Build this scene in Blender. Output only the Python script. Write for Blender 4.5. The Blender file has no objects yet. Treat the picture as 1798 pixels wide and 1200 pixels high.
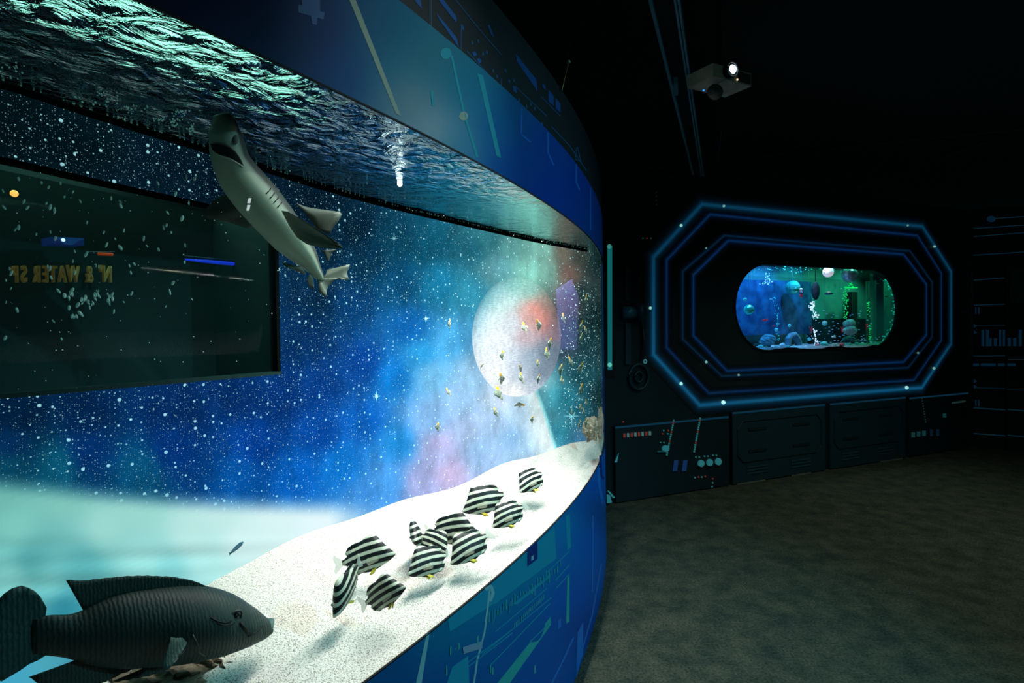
import bpy, bmesh, math, random
import numpy as np
from mathutils import Vector, Matrix
random.seed(7)
RNG = np.random.default_rng(7)
SC = bpy.context.scene
COL = SC.collection
EYE = 1.5
F = 900.0

# ------------------------------------------------------------------ camera
ROLL, PITCH = math.radians(.83), math.radians(-.7)
cR, sR, cP, sP = math.cos(ROLL), math.sin(ROLL), math.cos(PITCH), math.sin(PITCH)

def ray(x, y):
    u = (x - 899) / F
    v = (600 - y) / F
    u2 = u * cR + v * sR
    v2 = -u * sR + v * cR
    return Vector((u2, cP - v2 * sP, sP + v2 * cP))

def proj(P):
    X, Y, Z = P[..., 0], P[..., 1], P[..., 2] - EYE
    d = np.maximum(Y * cP + Z * sP, 1e-3)
    v2 = -Y * sP + Z * cP
    u = X * cR - v2 * sR
    v = X * sR + v2 * cR
    return 899 + F * u / d, 600 - F * v / d

FWD = ray(899, 600)
RIGHT = ray(1799, 600) - FWD
UP = ray(899, -300) - FWD
cam = bpy.data.cameras.new('camera')
cam.lens = F * 36.0 / 1798.0
cam.sensor_width = 36.0
cam.clip_start = .01
camo = bpy.data.objects.new('camera', cam)
COL.objects.link(camo)
mw = Matrix(((RIGHT.x, UP.x, -FWD.x, 0), (RIGHT.y, UP.y, -FWD.y, 0), (RIGHT.z, UP.z, -FWD.z, EYE), (0, 0, 0, 1)))
camo.matrix_world = mw
SC.camera = camo

# ------------------------------------------------------------------ world, exposure, lights
w = bpy.data.worlds.new('world')
SC.world = w
w.use_nodes = True
w.node_tree.nodes['Background'].inputs[0].default_value = (.25, .85, .85, 1)
w.node_tree.nodes['Background'].inputs[1].default_value = .10
SC.view_settings.view_transform = 'Standard'
SC.view_settings.look = 'None'
SC.view_settings.exposure = 0
SC.view_settings.gamma = 1
SC.view_settings.use_curve_mapping = False
SC.cycles.use_denoising = True
SC.cycles.max_bounces = 8
SC.cycles.transparent_max_bounces = 16
SC.cycles.caustics_reflective = False
SC.cycles.caustics_refractive = False
SC.cycles.sample_clamp_indirect = 2.0

def light(name, kind, loc, target, power, color, size=.3, size_y=None, spot=None, blend=.6):
    d = bpy.data.lights.new(name, kind)
    d.energy = power
    d.color = color
    if kind == 'AREA':
        d.size = size
        if size_y:
            d.shape = 'RECTANGLE'
            d.size_y = size_y
    else:
        d.shadow_soft_size = size
    if spot:
        d.spot_size = math.radians(spot)
        d.spot_blend = blend
    o = bpy.data.objects.new(name, d)
    COL.objects.link(o)
    o.location = loc
    o.rotation_euler = (Vector(target) - Vector(loc)).to_track_quat('-Z', 'Y').to_euler()
    return o

# tank plan: acrylic front is a circular arc, printed backdrop a free curve behind it
GC, GR = Vector((-6.305, 4.813)), 7.052
ZB, ZT, ZU, ZWALL = EYE - .73, EYE + .496, EYE + .777, EYE + 1.02
ZW = EYE + .52            # water surface
def gpt(a, off=0.0):      # point on the front arc at angle a
    return Vector((GC.x + (GR + off) * math.cos(a), GC.y + (GR + off) * math.sin(a)))
def hit_circle(x, y, off=0.0):
    r = ray(x, y)
    d = Vector((r.x, r.y))
    c = GC
    R = GR + off
    a = d.dot(d); b = -2 * d.dot(c); q = c.dot(c) - R * R
    D = b * b - 4 * a * q
    t = (-b - math.sqrt(D)) / (2 * a) if D > 0 else -b / (2 * a)
    return t
def on_glass(x, y, off=0.0):
    t = hit_circle(x, y, off)
    r = ray(x, y)
    return Vector((r.x * t, r.y * t, EYE + r.z * t))
def gangle(x):
    p = on_glass(x, 590)
    return math.atan2(p.y - GC.y, p.x - GC.x)

BW = [(-1.42, .2), (-1.27, .55), (-1.13, .83), (-1.015, 1.031), (-.94, 1.193), (-.82, 1.42), (-.66, 1.745), (-.454, 2.065), (-.126, 2.49), (.12, 2.80), (.33, 3.02), (.485, 3.20), (.565, 3.42), (.632, 3.60)]
def catmull(pts, n=14):
    out = []
    P = [2 * np.array(pts[0]) - np.array(pts[1])] + [np.array(p) for p in pts] + [2 * np.array(pts[-1]) - np.array(pts[-2])]
    for i in range(1, len(P) - 2):
        for k in range(n):
            t = k / n
            out.append(.5 * ((2 * P[i]) + (-P[i - 1] + P[i + 1]) * t + (2 * P[i - 1] - 5 * P[i] + 4 * P[i + 1] - P[i + 2]) * t * t + (-P[i - 1] + 3 * P[i] - 3 * P[i + 1] + P[i + 2]) * t ** 3))
    out.append(P[-2])
    return np.array(out)
BWC = catmull(BW)
seg = np.linalg.norm(np.diff(BWC, axis=0), axis=1)
BS = np.concatenate([[0], np.cumsum(seg)])
BLEN = BS[-1]
def bpt(s, off=0.0):      # point on the backdrop at arc length s; off > 0 goes away from the tank
    s = np.asarray(s, float)
    x = np.interp(s, BS, BWC[:, 0]); y = np.interp(s, BS, BWC[:, 1])
    e = .02
    tx = np.interp(s + e, BS, BWC[:, 0]) - np.interp(s - e, BS, BWC[:, 0])
    ty = np.interp(s + e, BS, BWC[:, 1]) - np.interp(s - e, BS, BWC[:, 1])
    l = np.hypot(tx, ty)
    return np.stack([x - ty / l * off, y + tx / l * off], -1)
SS = np.linspace(0, BLEN, 3000)
def hit_back(x, y, off=0.0):
    P = bpt(SS, off)
    r = ray(x, y)
    cr = P[:, 0] * r.y - P[:, 1] * r.x
    idx = np.where((cr[:-1] * cr[1:] <= 0) & (P[:-1, 1] * r.y + P[:-1, 0] * r.x > 0))[0]
    i = idx[0] if len(idx) else int(np.argmin(np.abs(cr)))
    den = cr[i + 1] - cr[i] if i + 1 < len(cr) else 1
    k = -cr[i] / den if abs(den) > 1e-12 else 0
    p = P[i] + (P[min(i + 1, len(P) - 1)] - P[i]) * k
    t = float(np.hypot(*p) / math.hypot(r.x, r.y))
    s = SS[i] + (SS[1] - SS[0]) * k
    return t, s
def on_back(x, y, off=0.0):
    t, s = hit_back(x, y, off)
    r = ray(x, y)
    return Vector((r.x * t, r.y * t, EYE + r.z * t))
def inside(x, y, frac):
    a = hit_circle(x, y)
    b, _ = hit_back(x, y)
    t = a + (b - a) * frac
    r = ray(x, y)
    return Vector((r.x * t, r.y * t, EYE + r.z * t))
def hitz(x, y, z):
    r = ray(x, y)
    t = (z - EYE) / r.z
    return Vector((r.x * t, r.y * t, z))

# far wall plane
FA = Vector((.829, 4.506))
FE = Vector((.9295, .369)).normalized()
FN = Vector((FE.y, -FE.x))          # towards the room
FLEN = 5.284
FTOP = 2.99
def fwp(s, z, off=0.0):             # off > 0 stands out into the room
    p = FA + FE * s + FN * off
    return Vector((p.x, p.y, z))
def hit_far(x, y, off=0.0):
    r = ray(x, y)
    d = Vector((r.x, r.y))
    t = (FA + FN * off).dot(FN) / d.dot(FN)
    return t
def on_far(x, y, off=0.0):
    t = hit_far(x, y, off)
    r = ray(x, y)
    return Vector((r.x * t, r.y * t, EYE + r.z * t))
def far_sz(x, y):
    p = on_far(x, y)
    return (Vector((p.x, p.y)) - FA).dot(FE), p.z

# third wall
TA = Vector((5.741, 6.455))
TE = Vector((.884, -.468)).normalized()
TN = Vector((TE.y, -TE.x))
TN = TN if TN.dot(Vector((-1, -1))) > 0 else -TN
def on_third(x, y, off=0.0):
    r = ray(x, y)
    d = Vector((r.x, r.y))
    t = (TA + TN * off).dot(TN) / d.dot(TN)
    return Vector((r.x * t, r.y * t, EYE + r.z * t))

# --- lamps added out of view: strips hidden behind the tank's front lip, spots off-frame
for i, (px, pw) in enumerate([(650, .22), (720, .6), (790, 1.1), (850, 1.7), (905, 2.2), (950, 2.5), (985, 2.9), (1012, 2.8), (1035, 1.8)]):
    a = gangle(px)
    p = gpt(a, -.05)
    q = gpt(a, -.42)
    lo = light('hidden_strip_lamp', 'AREA', (p.x, p.y, EYE + .508), (q.x, q.y, EYE - .65), pw * 1.45, (.97, 1, .97), .16, .012)
    lo.data.spread = math.radians(118)
light('floor_fill_spot', 'SPOT', (3.3, 3.0, 3.6), (3.3, 3.0, 0), 150, (.86, 1, .82), .12, None, 120, 1.0)
light('blue_wash', 'SPOT', (2.6, .9, 2.7), (.25, 2.3, .65), 215, (.30, .82, 1), .01, None, 88, .9)
light('panel_spot', 'SPOT', (1.3, .5, 2.95), on_glass(770, 180), 72, (.9, 1, .98), .02, None, 29, 1.0)

# ------------------------------------------------------------------ helpers
def lin(c):
    return tuple(((v / 255) / 12.92 if v / 255 <= .04045 else ((v / 255 + .055) / 1.055) ** 2.4) for v in c)
def linA(c):
    c = np.clip(np.asarray(c, float) / 255, 0, 1)
    return np.where(c <= .04045, c / 12.92, ((c + .055) / 1.055) ** 2.4)

MATS = {}
def mat(name, rgb, rough=.6, metal=0.0, emit=None, es=0.0, alpha=None, spec=.3, noise=None, bump=None):
    if name in MATS:
        return MATS[name]
    m = bpy.data.materials.new(name)
    m.use_nodes = True
    nt = m.node_tree
    b = nt.nodes['Principled BSDF']
    c = lin(rgb)
    b.inputs['Base Color'].default_value = (*c, 1)
    b.inputs['Roughness'].default_value = rough
    b.inputs['Metallic'].default_value = metal
    b.inputs['Specular IOR Level'].default_value = spec
    if emit is not None:
        b.inputs['Emission Color'].default_value = (*lin(emit), 1)
        b.inputs['Emission Strength'].default_value = es
    if alpha is not None:
        b.inputs['Alpha'].default_value = alpha
    if noise or bump:
        tc = nt.nodes.new('ShaderNodeTexCoord')
        n = nt.nodes.new('ShaderNodeTexNoise')
        n.inputs['Scale'].default_value = (noise or bump)[0]
        n.inputs['Detail'].default_value = 6
        nt.links.new(tc.outputs['Object'], n.inputs['Vector'])
        if noise:
            r = nt.nodes.new('ShaderNodeValToRGB')
            r.color_ramp.elements[0].position = .35
            r.color_ramp.elements[1].position = .68
            r.color_ramp.elements[0].color = (*lin(rgb), 1)
            r.color_ramp.elements[1].color = (*lin(noise[1]), 1)
            nt.links.new(n.outputs['Fac'], r.inputs['Fac'])
            nt.links.new(r.outputs['Color'], b.inputs['Base Color'])
        if bump:
            n2 = nt.nodes.new('ShaderNodeTexNoise')
            n2.inputs['Scale'].default_value = bump[0]
            n2.inputs['Detail'].default_value = 5
            nt.links.new(tc.outputs['Object'], n2.inputs['Vector'])
            bp = nt.nodes.new('ShaderNodeBump')
            bp.inputs['Strength'].default_value = bump[1]
            bp.inputs['Distance'].default_value = bump[2] if len(bump) > 2 else .01
            nt.links.new(n2.outputs['Fac'], bp.inputs['Height'])
            nt.links.new(bp.outputs['Normal'], b.inputs['Normal'])
    MATS[name] = m
    return m

def origin(o):
    v = Vector((0, 0, 0))
    while o is not None:
        v += o.location
        o = o.parent
    return v
def renormal(me):
    bm = bmesh.new(); bm.from_mesh(me)
    bmesh.ops.recalc_face_normals(bm, faces=bm.faces)
    bm.to_mesh(me); bm.free()
def obj(name, V, Fc, m=None, parent=None, smooth=False, loc=None):
    """one mesh object from world-space vertices"""
    me = bpy.data.meshes.new(name)
    o0 = origin(parent) if parent else Vector((0, 0, 0))
    if loc is not None:
        o0 = o0 + (Vector(loc) - o0)
    V = np.asarray([tuple(v) for v in V], float) if not isinstance(V, np.ndarray) else V
    me.from_pydata((V - np.array(o0)).tolist(), [], [tuple(f) for f in Fc])
    if smooth:
        me.polygons.foreach_set('use_smooth', [True] * len(me.polygons))
    me.update()
    ob = bpy.data.objects.new(name, me)
    if m:
        me.materials.append(m)
    COL.objects.link(ob)
    if parent:
        ob.parent = parent
        if loc is not None:
            ob.location = Vector(loc) - origin(parent)
    elif loc is not None:
        ob.location = loc
    return ob
def tag(o, label=None, cat=None, group=None, kind=None):
    if label: o['label'] = label
    if cat: o['category'] = cat
    if group: o['group'] = group
    if kind: o['kind'] = kind
    return o
def thing(name, label, cat, loc, group=None):
    o = bpy.data.objects.new(name, None)
    o.empty_display_size = .05
    COL.objects.link(o)
    o.location = loc
    return tag(o, label, cat, group)
def struct(o):
    o['kind'] = 'structure'
    return o

def grid_faces(n, m, wrap=False):
    f = []
    for i in range(n - 1):
        for j in range(m if wrap else m - 1):
            k = (j + 1) % m
            f.append((i * m + j, i * m + k, (i + 1) * m + k, (i + 1) * m + j))
    return f
class MB:
    def __init__(s):
        s.v = []; s.f = []
    def add(s, V, Fc):
        b = len(s.v)
        s.v += [Vector(v) for v in V]
        s.f += [tuple(i + b for i in f) for f in Fc]
        return s
    def box(s, c, sx, sy, sz, ax=(1, 0, 0), ay=(0, 1, 0), az=(0, 0, 1)):
        c, ax, ay, az = Vector(c), Vector(ax), Vector(ay), Vector(az)
        V = [c + ax * sx / 2 * i + ay * sy / 2 * j + az * sz / 2 * k for i in (-1, 1) for j in (-1, 1) for k in (-1, 1)]
        return s.add(V, [(0, 1, 3, 2), (4, 6, 7, 5), (0, 4, 5, 1), (2, 3, 7, 6), (0, 2, 6, 4), (1, 5, 7, 3)])
    def tube(s, pts, r, n=8, cap=True):
        pts = [Vector(p) for p in pts]
        rs = r if hasattr(r, '__len__') else [r] * len(pts)
        V = []
        for i, p in enumerate(pts):
            d = (pts[min(i + 1, len(pts) - 1)] - pts[max(i - 1, 0)]).normalized()
            u = d.cross(Vector((0, 0, 1)))
            if u.length < .05:
                u = d.cross(Vector((1, 0, 0)))
            u.normalize()
            w2 = d.cross(u)
            V += [p + (u * math.cos(2 * math.pi * k / n) + w2 * math.sin(2 * math.pi * k / n)) * rs[i] for k in range(n)]
        Fc = grid_faces(len(pts), n, True)
        if cap:
            Fc += [tuple(range(n))[::-1], tuple(range(len(V) - n, len(V)))]
        return s.add(V, Fc)
    def ball(s, c, r, nu=8, nv=6, sq=(1, 1, 1), M=None):
        c = Vector(c)
        V = []
        for i in range(nv + 1):
            th = math.pi * i / nv
            for k in range(nu):
                ph = 2 * math.pi * k / nu
                v = Vector((math.sin(th) * math.cos(ph) * sq[0], math.sin(th) * math.sin(ph) * sq[1], math.cos(th) * sq[2])) * r
                V.append(c + (M @ v if M else v))
        return s.add(V, grid_faces(nv + 1, nu, True))
    def prism(s, poly, d):          # polygon (list of Vector) extruded by vector d
        n = len(poly)
        V = [Vector(p) for p in poly] + [Vector(p) + Vector(d) for p in poly]
        return s.add(V, [tuple(range(n))[::-1], tuple(range(n, 2 * n))] + [(i, (i + 1) % n, (i + 1) % n + n, i + n) for i in range(n)])
    def build(s, name, m, parent=None, smooth=False, loc=None):
        o = obj(name, s.v, s.f, m, parent, smooth, loc)
        renormal(o.data)
        return o
def rock(mb, c, r, sq=(1, 1, .8), seed=0, nu=14, nv=10, rough=.3):
    rg = np.random.default_rng(seed)
    dirs = rg.normal(size=(9, 3)); dirs /= np.linalg.norm(dirs, axis=1)[:, None]
    amp = rg.uniform(.55, 1, 9)
    V = []
    for i in range(nv + 1):
        th = math.pi * i / nv
        for k in range(nu):
            ph = 2 * math.pi * k / nu
            d = np.array([math.sin(th) * math.cos(ph), math.sin(th) * math.sin(ph), math.cos(th)])
            q = min(1.0, min(a / max(1e-3, float(d @ n)) if d @ n > .05 else 9 for n, a in zip(dirs, amp)))
            j = 1 + rough * .35 * math.sin(7 * d[0] + 5 * d[1] * 2 + seed) * math.sin(9 * d[2] + seed * 2)
            V.append(Vector(c) + Vector((d[0] * sq[0], d[1] * sq[1], d[2] * sq[2])) * r * q * j)
    mb.add(V, grid_faces(nv + 1, nu, True))
    return mb
def bil(q, u, v):
    a, b, c, d = [np.array(p, float) for p in q]
    return a * (1 - u) * (1 - v) + b * u * (1 - v) + c * u * v + d * (1 - u) * v
def patch(name, quad, m, parent, surf, n=6, k=2, off=.003):
    V = [surf(*bil(quad, i / n, j / k), off) for i in range(n + 1) for j in range(k + 1)]
    return obj(name, V, grid_faces(n + 1, k + 1), m, parent)
def pline(name, pts, wpx, m, parent, surf, off=.003, per=6):
    """printed line along picked points, wpx wide"""
    V = []
    P = []
    for (x0, y0), (x1, y1) in zip(pts[:-1], pts[1:]):
        P += [(x0 + (x1 - x0) * k / per, y0 + (y1 - y0) * k / per) for k in range(per)]
    P.append(pts[-1])
    for i, (x, y) in enumerate(P):
        a, b = P[max(i - 1, 0)], P[min(i + 1, len(P) - 1)]
        dx, dy = b[0] - a[0], b[1] - a[1]
        l = math.hypot(dx, dy) or 1
        nx, ny = -dy / l * wpx / 2, dx / l * wpx / 2
        V += [surf(x + nx, y + ny, off), surf(x - nx, y - ny, off)]
    return obj(name, V, grid_faces(len(P), 2), m, parent)
def pdisc(name, x, y, r, m, parent, surf, off=.003, n=14, ry=None):
    ry = ry or r
    V = [surf(x, y, off)] + [surf(x + r * math.cos(2 * math.pi * k / n), y + ry * math.sin(2 * math.pi * k / n), off) for k in range(n)]
    return obj(name, V, [(0, 1 + k, 1 + (k + 1) % n) for k in range(n)], m, parent)
def color_attr(o, cols):
    ca = o.data.color_attributes.new('Col', 'FLOAT_COLOR', 'POINT')
    a = np.ones((len(cols), 4), np.float32)
    a[:, :3] = cols
    ca.data.foreach_set('color', a.ravel())
def kernel(px, py, ctrl, soft=28., pw=1.6):
    num = np.zeros((len(px), 3)); den = np.zeros(len(px))
    for x, y, c in ctrl:
        wgt = 1 / ((px - x) ** 2 + (py - y) ** 2 + soft ** 2) ** pw
        num += wgt[:, None] * np.array(c, float)
        den += wgt
    return num / den[:, None]
# ================================================================== SETTING: floor, ceiling
def carpet_mat():
    m = mat('carpet', (96, 92, 80), .95, spec=.1)
    nt = m.node_tree; b = nt.nodes['Principled BSDF']
    tc = nt.nodes.new('ShaderNodeTexCoord')
    n1 = nt.nodes.new('ShaderNodeTexNoise'); n1.inputs['Scale'].default_value = 7; n1.inputs['Detail'].default_value = 8; n1.inputs['Roughness'].default_value = .7
    n2 = nt.nodes.new('ShaderNodeTexNoise'); n2.inputs['Scale'].default_value = 90; n2.inputs['Detail'].default_value = 4
    r = nt.nodes.new('ShaderNodeValToRGB')
    r.color_ramp.elements[0].position = .38; r.color_ramp.elements[0].color = (*lin((52, 62, 55)), 1)
    r.color_ramp.elements[1].position = .62; r.color_ramp.elements[1].color = (*lin((80, 84, 71)), 1)
    mx = nt.nodes.new('ShaderNodeMix'); mx.data_type = 'RGBA'; mx.blend_type = 'MULTIPLY'; mx.inputs['Factor'].default_value = .75
    r2 = nt.nodes.new('ShaderNodeValToRGB')
    r2.color_ramp.elements[0].position = .3; r2.color_ramp.elements[0].color = (.3, .3, .3, 1)
    r2.color_ramp.elements[1].position = .7; r2.color_ramp.elements[1].color = (1.3, 1.3, 1.3, 1)
    nt.links.new(tc.outputs['Object'], n1.inputs['Vector']); nt.links.new(tc.outputs['Object'], n2.inputs['Vector'])
    nt.links.new(n1.outputs['Fac'], r.inputs['Fac']); nt.links.new(n2.outputs['Fac'], r2.inputs['Fac'])
    nt.links.new(r.outputs['Color'], mx.inputs['A']); nt.links.new(r2.outputs['Color'], mx.inputs['B'])
    nt.links.new(mx.outputs['Result'], b.inputs['Base Color'])
    bp = nt.nodes.new('ShaderNodeBump'); bp.inputs['Strength'].default_value = .6; bp.inputs['Distance'].default_value = .01
    nt.links.new(n2.outputs['Fac'], bp.inputs['Height']); nt.links.new(bp.outputs['Normal'], b.inputs['Normal'])
    return m
fl = MB().box((2.5, 3, -.05), 26, 26, .1).build('floor', carpet_mat()); struct(fl)
dark = mat('dark_paint', (20, 30, 30), .8)
black = mat('black_paint', (8, 12, 12), .7)
ce = MB().box((2.5, 3.2, 3.75), 26, 26, .1).build('ceiling', mat('ceiling_dark', (46, 52, 50), .9, spec=.05)); struct(ce)

# ------------------------------------------------------------------ tank: backdrop print
WS1 = hit_back(491, 600)[1]                    # right edge of the dark window
WZ0, WZ1 = EYE - .108, EYE + .372
MURAL = [  # picked print colours (x, y, sRGB)
 (0, 190, (3, 18, 24)), (150, 220, (3, 20, 28)), (300, 270, (3, 22, 34)), (420, 320, (2, 18, 32)), (-300, 300, (3, 18, 24)), (-300, 800, (3, 45, 70)),
 (540, 360, (3, 22, 38)), (620, 400, (3, 34, 56)), (560, 440, (4, 32, 56)), (560, 520, (4, 36, 66)), (540, 600, (4, 44, 92)), (620, 540, (5, 60, 112)),
 (640, 460, (4, 46, 74)), (700, 430, (6, 62, 88)), (700, 500, (6, 74, 116)), (760, 430, (10, 82, 108)), (770, 500, (18, 112, 150)), (720, 580, (8, 88, 160)),
 (640, 640, (4, 62, 142)), (560, 680, (4, 54, 124)), (500, 700, (3, 46, 110)), (430, 700, (3, 42, 98)), (300, 720, (3, 36, 84)), (150, 730, (2, 32, 70)), (30, 730, (2, 28, 58)),
 (560, 760, (3, 66, 150)), (450, 780, (2, 58, 140)), (300, 790, (2, 48, 116)), (150, 790, (2, 42, 96)), (20, 790, (3, 38, 80)),
 (640, 740, (8, 92, 184)), (600, 820, (10, 112, 200)), (520, 830, (4, 88, 176)), (420, 840, (3, 76, 150)), (250, 825, (6, 78, 118)), (100, 815, (6, 74, 100)), (20, 815, (6, 66, 90)),
 (690, 660, (12, 120, 205)), (740, 620, (40, 150, 215)), (700, 780, (30, 140, 220)), (680, 850, (70, 150, 225)), (640, 870, (60, 140, 220)), (760, 660, (110, 180, 225)), (760, 740, (130, 178, 228)),
 (770, 800, (170, 178, 226)), (740, 850, (168, 172, 224)), (790, 830, (198, 178, 218)), (775, 780, (186, 178, 222)), (820, 760, (172, 194, 232)), (800, 700, (150, 190, 230)), (790, 600, (70, 160, 215)),
 (840, 790, (150, 190, 232)), (870, 740, (170, 200, 236)), (900, 770, (140, 185, 230)), (860, 810, (160, 190, 232)), (880, 700, (205, 220, 240)), (830, 660, (150, 195, 230)),
 (920, 730, (180, 210, 236)), (945, 740, (224, 238, 244)), (950, 700, (226, 242, 244)), (958, 770, (226, 240, 244)), (966, 790, (210, 236, 240)), (930, 790, (170, 205, 236)),
 (972, 700, (90, 190, 205)), (985, 760, (50, 150, 170)), (990, 700, (20, 110, 130)), (1000, 780, (60, 120, 160)), (1015, 720, (24, 92, 110)), (1020, 770, (70, 110, 150)), (1040, 740, (20, 62, 72)), (1055, 700, (8, 36, 40)),
 (830, 440, (26, 100, 122)), (820, 510, (40, 128, 156)), (860, 420, (44, 112, 124)), (870, 470, (90, 150, 160)), (900, 430, (92, 158, 156)), (935, 425, (122, 190, 178)), (930, 470, (132, 200, 186)), (960, 440, (120, 182, 168)),
 (965, 480, (120, 176, 160)), (985, 440, (120, 104, 92)), (995, 480, (126, 92, 84)), (1015, 450, (60, 66, 60)), (1000, 530, (96, 78, 84)), (1000, 600, (60, 74, 96)), (1025, 520, (26, 50, 52)), (1030, 600, (14, 52, 56)), (1020, 660, (20, 70, 80)), (1050, 560, (6, 30, 32)), (1050, 460, (8, 34, 34)),
 (0, 868, (110, 180, 172)), (120, 868, (128, 194, 184)), (250, 885, (152, 210, 202)), (380, 900, (190, 226, 224)), (480, 912, (212, 234, 236)), (560, 918, (220, 236, 242)),
 (30, 930, (128, 200, 190)), (180, 930, (156, 214, 206)), (330, 940, (186, 226, 222)), (430, 950, (206, 234, 234)), (50, 985, (72, 150, 154)), (150, 990, (84, 164, 168)), (260, 975, (150, 212, 208)), (300, 1000, (120, 196, 200)),
 (20, 1015, (130, 200, 196)), (90, 1030, (120, 194, 192)), (110, 1065, (40, 130, 150)), (360, 990, (170, 222, 220)), (-80, 900, (110, 180, 172)), (-80, 1000, (100, 170, 170)), (0, 1150, (60, 150, 180)), (200, 1150, (40, 130, 170)),
]
def planet_edge(px):          # top of the pale planet printed at the lower left
    return 843 + 22 * (px / 300) ** 1.0 + 8 * np.sin(px / 170)
def mural_colors(P):
    px, py = proj(P)
    px = np.clip(px, -350, 1075)
    py = np.clip(py, 90, 1160)
    up = [c for c in MURAL if not (c[1] > 855 and c[0] < 600)]
    lo = [c for c in MURAL if c[1] > 855 and c[0] < 600]
    a = kernel(px, py, up, 17., 1.9)
    b = kernel(px, py, lo, 24)
    e = planet_edge(px)
    k = np.clip((py - e + 16) / 46, 0, 1); k = k * k * (3 - 2 * k)
    k *= np.clip((690 - px) / 110, 0, 1)
    c = a * (1 - k[:, None]) + b * k[:, None]
    stq = np.clip((py - 935) / 40, 0, 1) * k * (.5 * np.sin(py / 6.1 + px / 95) + .5 * np.sin(py / 10.3 - px / 160 + 1))
    c = c * (1 + .10 * stq)[:, None]
    # white column hanging from the moon, its right side edged in cyan
    ex = np.interp(py, [660, 690, 705, 725, 750, 785, 800], [938, 944, 950, 957, 965, 976, 980])
    dd = ex - px
    on = np.clip((py - 672) / 18, 0, 1)
    wl_ = np.clip(1 - dd / np.interp(py, [690, 790], [30, 46]), 0, 1) ** .8 * (dd > 0) * on
    c = c * (1 - .92 * wl_[:, None]) + np.array((232, 244, 246)) * .92 * wl_[:, None]
    cy = np.exp(-((dd - 1.0) / 2.6) ** 2) * on
    c = c * (1 - .8 * cy[:, None]) + np.array((120, 226, 232)) * .8 * cy[:, None]
    rt = np.clip(-dd / 3, 0, 1) * np.clip(1 + dd / 60, 0, 1) * on * .7
    c = c * (1 - rt[:, None]) + np.array((24, 118, 140)) * rt[:, None]
    star = (1 - k) * np.clip((py - 100) / 60, 0.3, 1)
    return linA(c), k, px, py
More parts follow.
